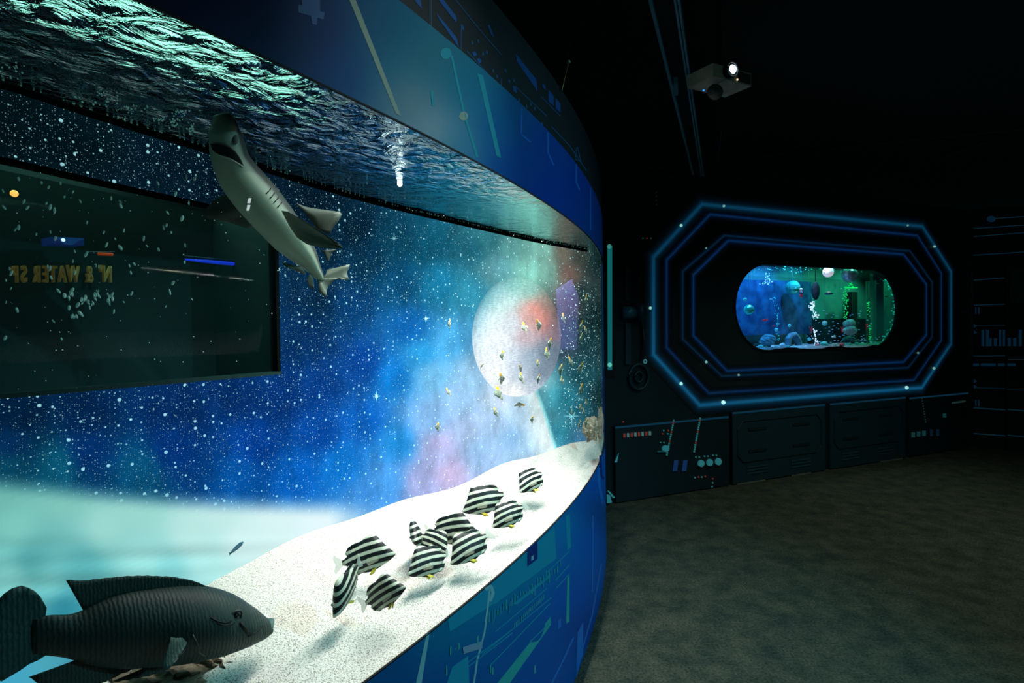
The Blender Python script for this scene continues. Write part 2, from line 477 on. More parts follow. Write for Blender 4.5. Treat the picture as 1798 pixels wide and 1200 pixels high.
def nodes_mural(name, moon=False):
    m = bpy.data.materials.new(name)
    m.use_nodes = True
    nt = m.node_tree; b = nt.nodes['Principled BSDF']
    N = lambda t, **k: nt.nodes.new(t)
    L = nt.links.new
    at = N('ShaderNodeAttribute'); at.attribute_name = 'Col'
    sk = N('ShaderNodeAttribute'); sk.attribute_name = 'Star'
    tc = N('ShaderNodeTexCoord')
    uv = N('ShaderNodeMapping'); L(tc.outputs['UV'], uv.inputs['Vector'])
    b.inputs['Roughness'].default_value = .7
    b.inputs['Specular IOR Level'].default_value = 0
    # cloudy mottling, streaked along a diagonal
    mp = N('ShaderNodeMapping'); mp.inputs['Rotation'].default_value = (0, 0, math.radians(-28)); mp.inputs['Scale'].default_value = (7, 4.5, 1) if not moon else (26, 9, 1)
    L(tc.outputs['UV'], mp.inputs['Vector'])
    n = N('ShaderNodeTexNoise'); n.inputs['Detail'].default_value = 9; n.inputs['Roughness'].default_value = .68; n.inputs['Scale'].default_value = 1.0 if not moon else 3.0
    L(mp.outputs['Vector'], n.inputs['Vector'])
    mr = N('ShaderNodeMapRange'); mr.inputs['From Min'].default_value = .3; mr.inputs['From Max'].default_value = .72
    mr.inputs['To Min'].default_value = .62 if not moon else .8; mr.inputs['To Max'].default_value = 1.42 if not moon else 1.2
    L(n.outputs['Fac'], mr.inputs['Value'])
    mul = N('ShaderNodeVectorMath'); mul.operation = 'SCALE'
    L(at.outputs['Color'], mul.inputs[0])
    # mottling fades over the pale planet
    fm = N('ShaderNodeMix'); fm.data_type = 'FLOAT'
    L(sk.outputs['Fac'], fm.inputs['Factor']); fm.inputs['A'].default_value = 1.0; L(mr.outputs['Result'], fm.inputs['B'])
    L(fm.outputs['Result'], mul.inputs['Scale'])
    out = mul.outputs['Vector']
    if not moon:
        for sc, thr, br, seedk in ((40, .20, .7, 0), (95, .19, .5, 3), (220, .24, .3, 7)):
            mp2 = N('ShaderNodeMapping'); mp2.inputs['Location'].default_value = (seedk, seedk * .7, 0)
            L(tc.outputs['UV'], mp2.inputs['Vector'])
            v = N('ShaderNodeTexVoronoi'); v.voronoi_dimensions = '2D'; v.inputs['Scale'].default_value = sc
            L(mp2.outputs['Vector'], v.inputs['Vector'])
            sep = N('ShaderNodeSeparateColor'); L(v.outputs['Color'], sep.inputs['Color'])
            # star radius differs from cell to cell
            pw = N('ShaderNodeMath'); pw.operation = 'POWER'; pw.inputs[1].default_value = 2.9; L(sep.outputs['Red'], pw.inputs[0])
            rad = N('ShaderNodeMath'); rad.operation = 'MULTIPLY'; rad.inputs[1].default_value = thr; L(pw.outputs['Value'], rad.inputs[0])
            sub = N('ShaderNodeMath'); sub.operation = 'SUBTRACT'; L(rad.outputs['Value'], sub.inputs[0]); L(v.outputs['Distance'], sub.inputs[1])
            st = N('ShaderNodeMapRange'); st.inputs['From Min'].default_value = .0; st.inputs['From Max'].default_value = .05; L(sub.outputs['Value'], st.inputs['Value'])
            k1 = N('ShaderNodeMath'); k1.operation = 'MULTIPLY'; L(st.outputs['Result'], k1.inputs[0]); L(sk.outputs['Fac'], k1.inputs[1])
            k2 = N('ShaderNodeMath'); k2.operation = 'MULTIPLY'; k2.inputs[1].default_value = br; L(k1.outputs['Value'], k2.inputs[0])
            sc2 = N('ShaderNodeVectorMath'); sc2.operation = 'SCALE'; sc2.inputs[0].default_value = (.42, .85, .92); L(k2.outputs['Value'], sc2.inputs['Scale'])
            ad = N('ShaderNodeVectorMath'); ad.operation = 'ADD'; L(out, ad.inputs[0]); L(sc2.outputs['Vector'], ad.inputs[1])
            out = ad.outputs['Vector']
    else:
        # fine brushed scratches of the dome
        mp3 = N('ShaderNodeMapping'); mp3.inputs['Scale'].default_value = (60, 240, 1); mp3.inputs['Rotation'].default_value = (0, 0, .3)
        L(tc.outputs['UV'], mp3.inputs['Vector'])
        n3 = N('ShaderNodeTexNoise'); n3.inputs['Scale'].default_value = 1; n3.inputs['Detail'].default_value = 6; n3.inputs['Roughness'].default_value = .7
        L(mp3.outputs['Vector'], n3.inputs['Vector'])
        m3 = N('ShaderNodeMapRange'); m3.inputs['From Min'].default_value = .3; m3.inputs['From Max'].default_value = .7; m3.inputs['To Min'].default_value = .72; m3.inputs['To Max'].default_value = 1.3
        L(n3.outputs['Fac'], m3.inputs['Value'])
        sc3 = N('ShaderNodeVectorMath'); sc3.operation = 'SCALE'; L(out, sc3.inputs[0]); L(m3.outputs['Result'], sc3.inputs['Scale'])
        out = sc3.outputs['Vector']
    L(out, b.inputs['Emission Color'])
    b.inputs['Emission Strength'].default_value = 1.0 if not moon else 1.0
    dk = N('ShaderNodeVectorMath'); dk.operation = 'SCALE'; dk.inputs['Scale'].default_value = .08; L(out, dk.inputs[0])
    L(dk.outputs['Vector'], b.inputs['Base Color'])
    return m
def set_uv(o, uvs):
    ul = o.data.uv_layers.new(name='UVMap')
    idx = np.empty(len(o.data.loops), np.int32)
    o.data.loops.foreach_get('vertex_index', idx)
    ul.data.foreach_set('uv', np.asarray(uvs, np.float32)[idx].ravel())
def star_attr(o, vals):
    a = o.data.attributes.new('Star', 'FLOAT', 'POINT')
    a.data.foreach_set('value', np.asarray(vals, np.float32))
zlo, zhi = EYE - .86, EYE + .62
def lin_to(a, b, st):
    return np.linspace(a, b, max(2, int(round((b - a) / st)) + 1))
sA = np.concatenate([lin_to(0, WS1, .011), lin_to(WS1, BLEN, .011)[1:]])
zA = np.concatenate([lin_to(zlo, WZ0, .011), lin_to(WZ0, WZ1, .02)[1:], lin_to(WZ1, zhi, .011)[1:]])
S2, Z2 = np.meshgrid(sA, zA, indexing='ij')
BP = bpt(S2.ravel())
MV = np.column_stack([BP, Z2.ravel()])
MF = []
nz = len(zA)
for i in range(len(sA) - 1):
    for j in range(nz - 1):
        if sA[i] < WS1 - 1e-6 and WZ0 - 1e-6 < zA[j] < WZ1 - 1e-6:
            continue
        MF.append((i * nz + j, (i + 1) * nz + j, (i + 1) * nz + j + 1, i * nz + j + 1))
c0 = bpt(np.array([BLEN * .55]))[0]
bd = obj('backdrop', MV, MF, nodes_mural('starry_print'), None, True, loc=(c0[0], c0[1], ZB))  # print emits its own colours
tag(bd, 'emissive starry blue nebula print along the back of the big curved tank', 'backdrop')
mc, kk, mpx, mpy = mural_colors(MV)
color_attr(bd, mc)
star_attr(bd, (1 - kk) * np.clip((mpx - 1100) / -60, 0, 1))
set_uv(bd, np.column_stack([S2.ravel(), Z2.ravel()]))

# moon: a shallow printed dome standing out of the backdrop
def moon():
    cx, cy, rx, ry = 907, 592, 78, 105
    n, m = 22, 56
    V, C, U = [], [], []
    MC = [(850, 560, (214, 232, 236)), (845, 610, (232, 240, 246)), (870, 530, (186, 216, 216)), (900, 500, (150, 204, 198)), (930, 505, (158, 204, 192)), (870, 660, (246, 248, 250)), (905, 690, (250, 250, 252)),
          (930, 560, (206, 162, 158)), (945, 545, (224, 146, 134)), (960, 560, (208, 130, 122)), (925, 590, (196, 176, 184)), (900, 570, (206, 214, 222)), (880, 600, (228, 234, 242)), (965, 530, (196, 150, 134)), (975, 580, (160, 128, 138)),
          (900, 630, (206, 216, 230)), (930, 630, (160, 180, 198)), (960, 620, (112, 132, 150)), (975, 620, (110, 124, 144)), (950, 655, (124, 142, 162)), (915, 655, (190, 202, 220)), (940, 680, (196, 206, 222)), (880, 640, (240, 244, 250)), (980, 560, (150, 120, 120)), (890, 520, (182, 212, 212))]
    for i in range(n + 1):
        q = i / n
        for k in range(m):
            a = 2 * math.pi * k / m
            x, y = cx + rx * q * math.cos(a), cy + ry * q * math.sin(a)
            bulge = .012 + .075 * math.sqrt(max(0, 1 - q * q)) if i < n else .0
            V.append(on_back(x, y, -bulge))
            C.append((x, y))
            U.append((x / 420, -y / 420))
    Fm = grid_faces(n + 1, m, True)
    o = obj('moon_dome', V, Fm, nodes_mural('moon_print', True), bd, True, loc=on_back(cx, cy))
    C = np.array(C, float)
    cc = kernel(C[:, 0], C[:, 1], MC, 12, 1.9)
    qq = np.hypot((C[:, 0] - cx) / rx, (C[:, 1] - cy) / ry)
    mcx = kernel(C[:, 0], C[:, 1], MURAL, 17., 1.9)
    ang = (C[:, 1] - cy) / ry
    kb = np.clip((np.hypot((C[:, 0] - cx) / rx, (C[:, 1] - cy) / ry) - .62) / .4, 0, 1) * np.clip((.35 - ang) / .9, 0, 1)
    cc = cc * (1 - kb[:, None] * .75) + mcx * kb[:, None] * .75
    color_attr(o, linA(np.clip(cc, 0, 255)))
    star_attr(o, np.ones(len(V)))
    set_uv(o, U)
    o['label'] = 'pale moon dome with a pink blush'
    return o
moon()
# four-pointed star flares of the print
fl_m = mat('star_flare', (150, 220, 230), .5, emit=(150, 225, 235), es=.8)
for x, y, r in ((692, 419, 9), (661, 696, 8), (1004, 731, 16), (748, 560, 6)):
    V, Fc = [], []
    for ax_, ay_ in ((1, 0), (0, 1.25), (.45, .45), (.45, -.45)):
        nx_, ny_ = -ay_, ax_
        l = math.hypot(nx_, ny_)
        b = len(V)
        for q in ((ax_ * r, ay_ * r), (nx_ / l * .55, ny_ / l * .55), (-ax_ * r, -ay_ * r), (-nx_ / l * .55, -ny_ / l * .55)):
            V.append(on_back(x + q[0], y + q[1], -.004))
        Fc.append((b, b + 1, b + 2, b + 3))
    obj('printed_star', V, Fc, fl_m, bd)

# ------------------------------------------------------------------ dark window in the backdrop, with what shows in it
def wall_strip(s0, s1, z0, z1, off, thick, n=24):
    V = []
    for o2 in (off, off + thick):
        for s in np.linspace(s0, s1, n):
            p = bpt(np.array([s]), o2)[0]
            V += [(p[0], p[1], z0), (p[0], p[1], z1)]
    h = n * 2
    Fc = []
    for i in range(n - 1):
        a = i * 2
        Fc += [(a, a + 2, a + 3, a + 1), (h + a, h + a + 1, h + a + 3, h + a + 2), (a, h + a, h + a + 2, a + 2), (a + 1, a + 3, h + a + 3, h + a + 1)]
    Fc += [(0, 1, h + 1, h), (h - 2, 2 * h - 2, 2 * h - 1, h - 1)]
    return V, Fc
s_l = .02
w2 = struct(obj('window_2', *wall_strip(s_l, WS1 - .006, WZ0 - .05, WZ1 + .05, .30, .02), mat('recess_dark', (6, 21, 20), .75)))
def pane_mat(name, tint, refl, diffuse_mix, diffuse_col, rough=.0):
    m = bpy.data.materials.new(name); m.use_nodes = True
    nt = m.node_tree; nt.nodes.clear(); L = nt.links.new
    o = nt.nodes.new('ShaderNodeOutputMaterial')
    t = nt.nodes.new('ShaderNodeBsdfTransparent'); t.inputs[0].default_value = (*tint, 1)
    g = nt.nodes.new('ShaderNodeBsdfGlossy'); g.inputs['Roughness'].default_value = rough
    lw = nt.nodes.new('ShaderNodeFresnel'); lw.inputs['IOR'].default_value = refl
    mx = nt.nodes.new('ShaderNodeMixShader')
    geo = nt.nodes.new('ShaderNodeNewGeometry')
    inv = nt.nodes.new('ShaderNodeMath'); inv.operation = 'SUBTRACT'; inv.inputs[0].default_value = 1; L(geo.outputs['Backfacing'], inv.inputs[1])
    fac = nt.nodes.new('ShaderNodeMath'); fac.operation = 'MULTIPLY'; fk = nt.nodes.new('ShaderNodeMath'); fk.operation = 'MULTIPLY'; fk.inputs[1].default_value = .4; L(lw.outputs[0], fk.inputs[0]); L(fk.outputs[0], fac.inputs[0]); L(inv.outputs[0], fac.inputs[1])
    fac.use_clamp = True
    L(fac.outputs[0], mx.inputs[0]); L(t.outputs[0], mx.inputs[1]); L(g.outputs[0], mx.inputs[2])
    last = mx.outputs[0]
    if diffuse_mix:  # even diffuse share mixed over the pane
        d = nt.nodes.new('ShaderNodeBsdfDiffuse'); d.inputs[0].default_value = (*lin(diffuse_col), 1)
        m2 = nt.nodes.new('ShaderNodeMixShader'); m2.inputs[0].default_value = diffuse_mix
        L(last, m2.inputs[1]); L(d.outputs[0], m2.inputs[2]); last = m2.outputs[0]
    L(last, o.inputs['Surface'])
    return m
obj('pane', *wall_strip(s_l, WS1, WZ0, WZ1, .012, .006), pane_mat('dark_pane', (.75, .95, .93), 1.25, .035, (30, 70, 66)), w2, True)
fr = mat('window_frame', (3, 9, 9), .7, spec=.02)
obj('frame_rail', *wall_strip(s_l, WS1, WZ0 - .004, WZ0 + .006, -.006, .03), mat('frame_rail', (22, 42, 40), .6, spec=.05), w2)
obj('frame_rail', *wall_strip(s_l, WS1, WZ1 - .008, WZ1, -.002, .03), fr, w2)
obj('frame_stile', *wall_strip(WS1 - .012, WS1, WZ0, WZ1, -.003, .03, 3), fr, w2)
obj('reveal', *wall_strip(WS1 - .006, WS1 - .001, WZ0 - .05, WZ1 + .05, .02, .28, 3), mat('recess_dark', (0, 0, 0)), w2)
def behind(x, y, d=.24):
    return on_back(x, y, d)
sign = thing('mirrored_sign', 'dim tan block lettering reading backwards behind the dark tank window', 'sign', behind(95, 481))
sm = mat('sign_tan', (150, 105, 50), .6, emit=(120, 84, 40), es=.22)
txt = "N' & WATER SP"
xx = 196.0
wd = {"N": 17, "'": 8, " ": 8, "&": 16, "W": 23, "A": 16, "T": 15, "E": 14, "R": 16, "S": 15, "P": 15}
for ch in txt:
    wpx = wd[ch]
    if ch != ' ':
        p0 = behind(xx, 496); p1 = behind(xx - wpx, 496); top = behind(xx - wpx / 2, 466)
        cu = bpy.data.curves.new('letter', 'FONT'); cu.body = ch; cu.size = 1; cu.extrude = .02; cu.offset = .012
        tc_ = bpy.data.objects.new('letter_curve', cu); COL.objects.link(tc_)
        me_ = bpy.data.meshes.new_from_object(tc_.evaluated_get(bpy.context.evaluated_depsgraph_get()))
        bpy.data.objects.remove(tc_)
        me_.name = 'letter'
        t = bpy.data.objects.new('letter', me_); COL.objects.link(t)
        me_.materials.clear(); me_.materials.append(sm)
        t.parent = sign
        t.location = p0 - sign.location
        dv = p1 - p0
        hgt = top.z - (p0.z + p1.z) / 2
        t.rotation_euler = (math.pi / 2, 0, math.atan2(dv.y, dv.x))
        adv = {"N": .74, "'": .25, "&": .72, "W": 1.0, "A": .70, "T": .6, "E": .64, "R": .7, "S": .64, "P": .64}[ch]
        t.scale = (dv.length / adv * .88, hgt / .73, .3)
    xx -= wpx
def bulb_thing(name, label, cat, p, r, m, m2=None):
    t = thing(name, label, cat, p)
    MB().ball(p, r, 10, 8).build('bulb', m, t, True)
    d = (Vector((p.x, p.y, 0))).normalized()
    MB().tube([p + d * r * .6, p + d * r * 2.2], [r * 1.05, r * .8], 10).build('housing', m2 or black, t, True)
    return t
bulb_thing('orange_lamp', 'small glowing orange lamp at the upper left of the dark tank window', 'lamp', behind(25, 340, .15), .0075, mat('orange_glow', (255, 170, 90), emit=(255, 150, 70), es=2.2))
# small projector and a blue light bar seen through the dark window
pp = behind(105, 425, .2)
t = thing('wall_projector', 'small flat projector washed blue above the backwards lettering', 'projector', pp)
a, b2 = behind(78, 425, .2), behind(135, 427, .2)
d = (b2 - a).normalized(); nn = Vector((d.y, -d.x, 0))
MB().box((a + b2) / 2 + nn * .01, (b2 - a).length, .05, .018, d, nn, (0, 0, 1)).build('body', mat('blue_case', (40, 60, 130), .5, emit=(20, 34, 90), es=.35), t)
q = behind(98, 424, .2) + nn * .036
MB().ball(q, .004, 10, 8).build('lens', mat('lens_glow', (255, 255, 255), emit=(220, 235, 255), es=2.), t, True)
t = thing('blue_light_bar', 'glowing blue light bar across the right part of the dark tank window', 'lamp', behind(400, 462))
pts = [behind(x, y, .2) for x, y in ((325, 456), (360, 459), (400, 463), (440, 465), (484, 464))]
MB().tube(pts, [.003, .005, .006, .0055, .003], 8).build('tube', mat('blue_bar', (30, 50, 200), emit=(30, 60, 230), es=.55), t, True)
MB().tube([p + Vector((0, 0, .010)) for p in pts], [.002, .003, .003, .003, .002], 8).build('fixture', mat('bar_case', (16, 34, 60), .5), t, True)
t = thing('red_lamp', 'tiny red pilot lamp right of the small blue projector in the dark window', 'lamp', behind(185, 445, .2))
MB().tube([behind(172, 446, .2), behind(198, 447, .2)], .004, 8).build('bulb', mat('red_glow', (190, 60, 30), emit=(170, 50, 20), es=.6), t, True)
MB().tube([behind(150, 443, .205), behind(200, 443, .205)], .0022, 6).build('fixture', mat('bar_case', (0, 0, 0)), t)

# ------------------------------------------------------------------ water surface, housing above
def ring_between(z, a0, a1, n, m, s0, s1, goff=-.01):
    V = []
    for i in range(n):
        k = i / (n - 1)
        ga = gpt(a0 + (a1 - a0) * k, goff)
        b = bpt(np.array([s0 + (s1 - s0) * k]))[0]
        for j in range(m):
            t = j / (m - 1)
            V.append((ga.x + (b[0] - ga.x) * t, ga.y + (b[1] - ga.y) * t, z(i, j) if callable(z) else z))
    return V, grid_faces(n, m)
A0 = math.atan2(3.62 - GC.y, math.sqrt(GR ** 2 - (3.62 - GC.y) ** 2))
A1 = math.atan2(-.15 - GC.y, math.sqrt(GR ** 2 - (-.15 - GC.y) ** 2))
A0W = math.atan2(4.46 - GC.y, math.sqrt(GR ** 2 - (4.46 - GC.y) ** 2))
def water_mat():
    m = bpy.data.materials.new('water_surface'); m.use_nodes = True
    nt = m.node_tree; nt.nodes.clear(); L = nt.links.new; N = nt.nodes.new
    o = N('ShaderNodeOutputMaterial')
    tc = N('ShaderNodeTexCoord')
    mp = N('ShaderNodeMapping'); mp.inputs['Scale'].default_value = (1, 1, 0); L(tc.outputs['Object'], mp.inputs['Vector'])
    n1 = N('ShaderNodeTexNoise'); n1.inputs['Scale'].default_value = 17; n1.inputs['Detail'].default_value = 5; n1.inputs['Roughness'].default_value = .55; n1.inputs['Distortion'].default_value = 1.2
    L(mp.outputs['Vector'], n1.inputs['Vector'])
    bp = N('ShaderNodeBump'); bp.inputs['Strength'].default_value = .55; bp.inputs['Distance'].default_value = .05
    L(n1.outputs['Fac'], bp.inputs['Height'])
    g = N('ShaderNodeBsdfGlossy'); g.inputs['Roughness'].default_value = .03; g.inputs['Color'].default_value = (.72, .88, .88, 1)
    r = N('ShaderNodeBsdfRefraction'); r.inputs['Roughness'].default_value = .0; r.inputs['IOR'].default_value = 1.18; r.inputs['Color'].default_value = (.75, 1, .93, 1)
    L(bp.outputs['Normal'], g.inputs['Normal']); L(bp.outputs['Normal'], r.inputs['Normal'])
    # calmer towards the far end
    sx = N('ShaderNodeSeparateXYZ'); L(tc.outputs['Object'], sx.inputs[0])
    cm = N('ShaderNodeMapRange'); cm.inputs['From Min'].default_value = 1.35; cm.inputs['From Max'].default_value = 2.1; cm.inputs['To Min'].default_value = .55; cm.inputs['To Max'].default_value = .10
    L(sx.outputs['Y'], cm.inputs['Value']); L(cm.outputs['Result'], bp.inputs['Strength'])
    cf = N('ShaderNodeMapRange'); cf.inputs['From Min'].default_value = 1.1; cf.inputs['From Max'].default_value = 1.9; cf.inputs['To Min'].default_value = .5; cf.inputs['To Max'].default_value = .06
    L(sx.outputs['Y'], cf.inputs['Value'])
    mx = N('ShaderNodeMixShader'); L(cf.outputs['Result'], mx.inputs[0])
    L(g.outputs[0], mx.inputs[1]); L(r.outputs[0], mx.inputs[2]); L(mx.outputs[0], o.inputs['Surface'])
    return m
wv, wf = ring_between(ZW, A0, A1, 60, 8, BLEN, 0, -.02)
struct(obj('water_surface', wv, wf, water_mat(), None, True))
# luminous panel added over the tank's left end to make the ripple streaks
t = thing('streak_glow_panel', 'added green white glow panel above the tank, broken into streaks by the rippled water', 'lamp', (-1.2, 1.55, EYE + .8))
MB().box((-1.45, 1.62, EYE + .815), 1.36, 1.36, .05).build('added_casing', dark, t)
MB().box((-1.45, 1.62, EYE + .784), 1.30, 1.30, .01).build('added_diffuser', mat('added_panel_glow', (170, 230, 210), emit=(165, 235, 215), es=4.4), t)
# unseen tank housing above the water; roof added to keep room light out
struct(obj('wall_tank_unseen', *wall_strip(0, BLEN, zhi, ZWALL + .1, 1.25, .03, 30), black))
hv, hf = [], []
for k in range(24):
    a = A0 + (A1 - A0) * k / 23
    g = gpt(a, -.02); b = bpt(np.array([BLEN * (1 - k / 23)]), 1.4)[0]
    hv += [(g.x, g.y, ZWALL + .02), (b[0], b[1], ZWALL + .02)]
struct(obj('added_housing_roof', hv, grid_faces(24, 2), black))
# tank bottom
bv, bf = ring_between(ZB - .13, A0, A1, 40, 3, BLEN, 0)
struct(obj('trim_2', bv, bf, black))

# ------------------------------------------------------------------ front wall: header, blue wraps, acrylic window
def arc_shell(name, z0, z1, off, thick, m, parent=None, a0=None, a1=None, n=72, nzz=1, smooth=True):
    a0 = A0 if a0 is None else a0; a1 = A1 if a1 is None else a1
    V = []
    ring = [(off, z0 + (z1 - z0) * q / nzz) for q in range(nzz + 1)] + [(off - thick, z1), (off - thick, z0)]
    nr = len(ring)
    for i in range(n):
        a = a0 + (a1 - a0) * i / (n - 1)
        for o2, z in ring:
            p = gpt(a, o2)
            V.append((p.x, p.y, z))
    Fc = grid_faces(n, nr, True) + [tuple(range(nr)), tuple(range(nr * n - nr, nr * n))[::-1]]
    o = obj(name, V, Fc, m, parent, False)
    renormal(o.data)
    return o
def wrap_mat(name, c0, c1, rough=.42):
    return mat(name, c0, rough, spec=.35, noise=(1.3, c1))
wl = struct(arc_shell('wall_left', ZU, ZWALL, -.002, .04, mat('header_dark', (4, 12, 15), .6), None, A0W))
def wrap_col_mat(name):
    m = mat(name, (255, 255, 255), .5, spec=.12)
    a_ = m.node_tree.nodes.new('ShaderNodeAttribute'); a_.attribute_name = 'Col'
    m.node_tree.links.new(a_.outputs['Color'], m.node_tree.nodes['Principled BSDF'].inputs['Base Color'])
    return m
up = arc_shell('upper_panel', ZT, ZU, .004, .006, wrap_col_mat('wrap_upper'), wl, A0W, None, 150, 10)
lp = arc_shell('lower_panel', 0, ZB, .004, .006, wrap_col_mat('wrap_lower'), wl, A0W, None, 150, 14)
def paint(o, ctrl):
    P = np.array([tuple(o.matrix_basis @ v.co) for v in o.data.vertices])
    px, py = proj(P)
    ok = P[:, 1] > .35
    px = np.where(ok, px, 300); py = np.where(ok, py, 0)
    color_attr(o, linA(kernel(np.clip(px, 0, 1100), np.clip(py, -300, 1500), ctrl, 40)))
paint(up, [(300, -60, (4, 22, 56)), (450, 20, (4, 26, 64)), (560, 60, (4, 40, 84)), (600, 130, (4, 56, 110)), (680, 60, (10, 70, 96)), (720, 170, (92, 112, 120)), (760, 230, (122, 136, 142)), (700, 120, (30, 90, 110)), (760, 100, (30, 88, 102)),  # grey middle is a projected light patch painted into the wrap colour
 (820, 150, (14, 88, 112)), (800, 260, (50, 106, 128)), (880, 220, (6, 72, 116)), (900, 300, (4, 56, 120)), (960, 260, (3, 50, 120)), (960, 340, (2, 44, 122)), (1010, 330, (2, 42, 116)), (1040, 380, (2, 46, 112)), (1055, 400, (2, 42, 100))])
paint(lp, [(700, 1190, (4, 84, 140)), (780, 1120, (4, 112, 150)), (860, 1060, (4, 124, 156)), (930, 1000, (4, 124, 160)), (990, 930, (6, 130, 176)), (800, 1190, (4, 80, 150)), (900, 1120, (4, 86, 160)), (960, 1180, (4, 80, 165)), (1000, 1050, (6, 84, 180)), (1030, 950, (8, 84, 190)), (1050, 850, (10, 90, 190)), (1040, 1100, (6, 60, 140)), (1058, 900, (6, 60, 120)), (600, 1300, (4, 70, 130))])
# acrylic pane, rounded at its far end
win = struct(arc_shell('window_1', ZB, ZT, 0, .004, pane_mat('acrylic', (.985, 1, .995), 1.22, 0, None), None))
arc_shell('gasket', ZB - .0015, ZB + .0015, .005, .006, black, win)
arc_shell('gasket', ZT - .0015, ZT + .0015, .005, .006, black, win)
# beyond the pane's far end the wall closes to the floor
arc_shell('end_panel', 0, ZU, .003, .03, mat('wrap_end', (6, 50, 120), .45), wl, A0W, A0, 14)
# ================================================================== TANK CONTENTS
def sand_mat():
    m = mat('sand', (216, 208, 192), .95, spec=.1)
    nt = m.node_tree; b = nt.nodes['Principled BSDF']; L = nt.links.new
    tc = nt.nodes.new('ShaderNodeTexCoord')
    v = nt.nodes.new('ShaderNodeTexNoise'); v.inputs['Scale'].default_value = 300; v.inputs['Detail'].default_value = 3
    n2 = nt.nodes.new('ShaderNodeTexNoise'); n2.inputs['Scale'].default_value = 9; n2.inputs['Detail'].default_value = 5
    r = nt.nodes.new('ShaderNodeValToRGB')
    r.color_ramp.elements[0].position = .34; r.color_ramp.elements[0].color = (*lin((140, 132, 116)), 1)
    r.color_ramp.elements[1].position = .52; r.color_ramp.elements[1].color = (*lin((228, 222, 210)), 1)
    L(tc.outputs['Object'], v.inputs['Vector']); L(tc.outputs['Object'], n2.inputs['Vector'])
    L(v.outputs['Fac'], r.inputs['Fac']); L(r.outputs['Color'], b.inputs['Base Color'])
    bp = nt.nodes.new('ShaderNodeBump'); bp.inputs['Strength'].default_value = .5; bp.inputs['Distance'].default_value = .004
    L(v.outputs['Fac'], bp.inputs['Height']); L(bp.outputs['Normal'], b.inputs['Normal'])
    return m
n_i, n_j = 260, 60
def sand_h(px, py_, t, s):
    """height of the sand over the tank floor plan"""
    z = -.742 + (.088) * min(1, t / .85)
    z += .012 * math.sin(s * 5.1 + t * 3) * math.sin(t * 3.1) + .008 * math.sin(s * 11 + 1.3 - t * 5)
    z += .010 * math.exp(-((t - .12) / .08) ** 2) * math.sin(s * 7)
    if px < 380:
        z -= .13 * min(1, (380 - px) / 300) * max(0, t - .15)
    g = math.exp(-((px - 770) / 70) ** 2) * max(0, (t - .86) / .14)
    z -= .028 * g
    return z
SV = []
for i in range(n_i):
    k = i / (n_i - 1)
    ga = gpt(A0 + (A1 - A0) * k, -.0045)
    sb = BLEN * (1 - k)
    b = bpt(np.array([sb]))[0]
    for j in range(n_j):
        t = j / (n_j - 1)
        x, y = ga.x + (b[0] - ga.x) * t, ga.y + (b[1] - ga.y) * t
        qx, _ = proj(np.array([x, y, EYE - .7]))
        SV.append((x, y, EYE + sand_h(float(qx), 0, t, sb)))
sand = obj('tank_sand', SV, grid_faces(n_i, n_j), sand_mat(), None, True)
tag(sand, 'pale speckled sand bed banked along the floor of the curved tank', 'sand', None, 'stuff')
def sand_hit(x, y):
    r = ray(x, y)
    a = hit_circle(x, y); b, sb = hit_back(x, y)
    for q in np.linspace(0.02, 1, 80):
        t = a + (b - a) * q
        z = EYE + r.z * t
        if z < EYE + sand_h(x, y, q, sb) + .001:
            return t
    return a + (b - a) * .95

# black water hose along the backdrop at the waterline, with bead bubbles on it
HP = [(-60, 118), (0, 146), (180, 205), (360, 263), (530, 321), (700, 367), (850, 402), (1000, 431), (1034, 437)]
hp = []
for i in range(len(HP) - 1):
    for k in range(8):
        hp.append((HP[i][0] + (HP[i + 1][0] - HP[i][0]) * k / 8, HP[i][1] + (HP[i + 1][1] - HP[i][1]) * k / 8))
hpts = [on_back(x, y, -.014) for x, y in hp]
hz = float(np.mean([p.z for p in hpts])) - .004
hpts = [Vector((p.x, p.y, hz)) for p in hpts]
hose = MB().tube(hpts, .0085, 8).build('air_hose', mat('hose_black', (2, 9, 9), .7, spec=.02), None, True)
tag(hose, 'black air hose running along the starry backdrop at the waterline', 'hose')
bub = mat('bubble', (190, 235, 225), .1, spec=.9, emit=(120, 200, 190), es=.10)
mb = MB()
for i in range(len(hpts) - 1):
    d = hpts[i + 1] - hpts[i]
    nb = int(d.length / .012)
    for k in range(nb):
        if random.random() < .75:
            p = hpts[i] + d * ((k + random.random()) / nb)
            nrm = Vector((d.y, -d.x, 0)).normalized()
            mb.ball(p + nrm * .006 + Vector((0, 0, .008)), random.uniform(.0012, .0027), 5, 4)
tag(mb.build('bead_bubbles', bub, hose, True), kind='stuff')

def flecks(name, label, cat, n, sampler, r0, r1, m, stretch=(1, 1, 1)):
    mb = MB()
    for _ in range(n):
        x, y, f = sampler()
        p = inside(x, y, f)
        q = Matrix.Rotation(random.uniform(-.7, .7), 3, 'Y') @ Matrix.Rotation(random.uniform(0, 6), 3, 'Z')
        mb.ball(p, random.uniform(r0, r1) * (p.y / 1.3), 6, 4, (random.uniform(.5, 1), random.uniform(.5, 1), random.uniform(.7, 1) * stretch[2]), q)
    return tag(mb.build(name, m, None, True), label, cat, None, 'stuff')
def s_foam():
    c = random.choice([(20, 125, 26, 14), (180, 170, 22, 18), (230, 190, 26, 8), (280, 208, 12, 8), (305, 213, 12, 10), (322, 196, 16, 6), (336, 226, 8, 14), (170, 180, 30, 14)])
    return random.gauss(c[0], c[2] * .6), random.gauss(c[1], c[3] * .5), random.uniform(.45, .8)
flecks('foam_bubbles', 'small clusters of pale bubbles under the surface at the upper left', 'bubbles', 150, s_foam, .0014, .0034, bub)
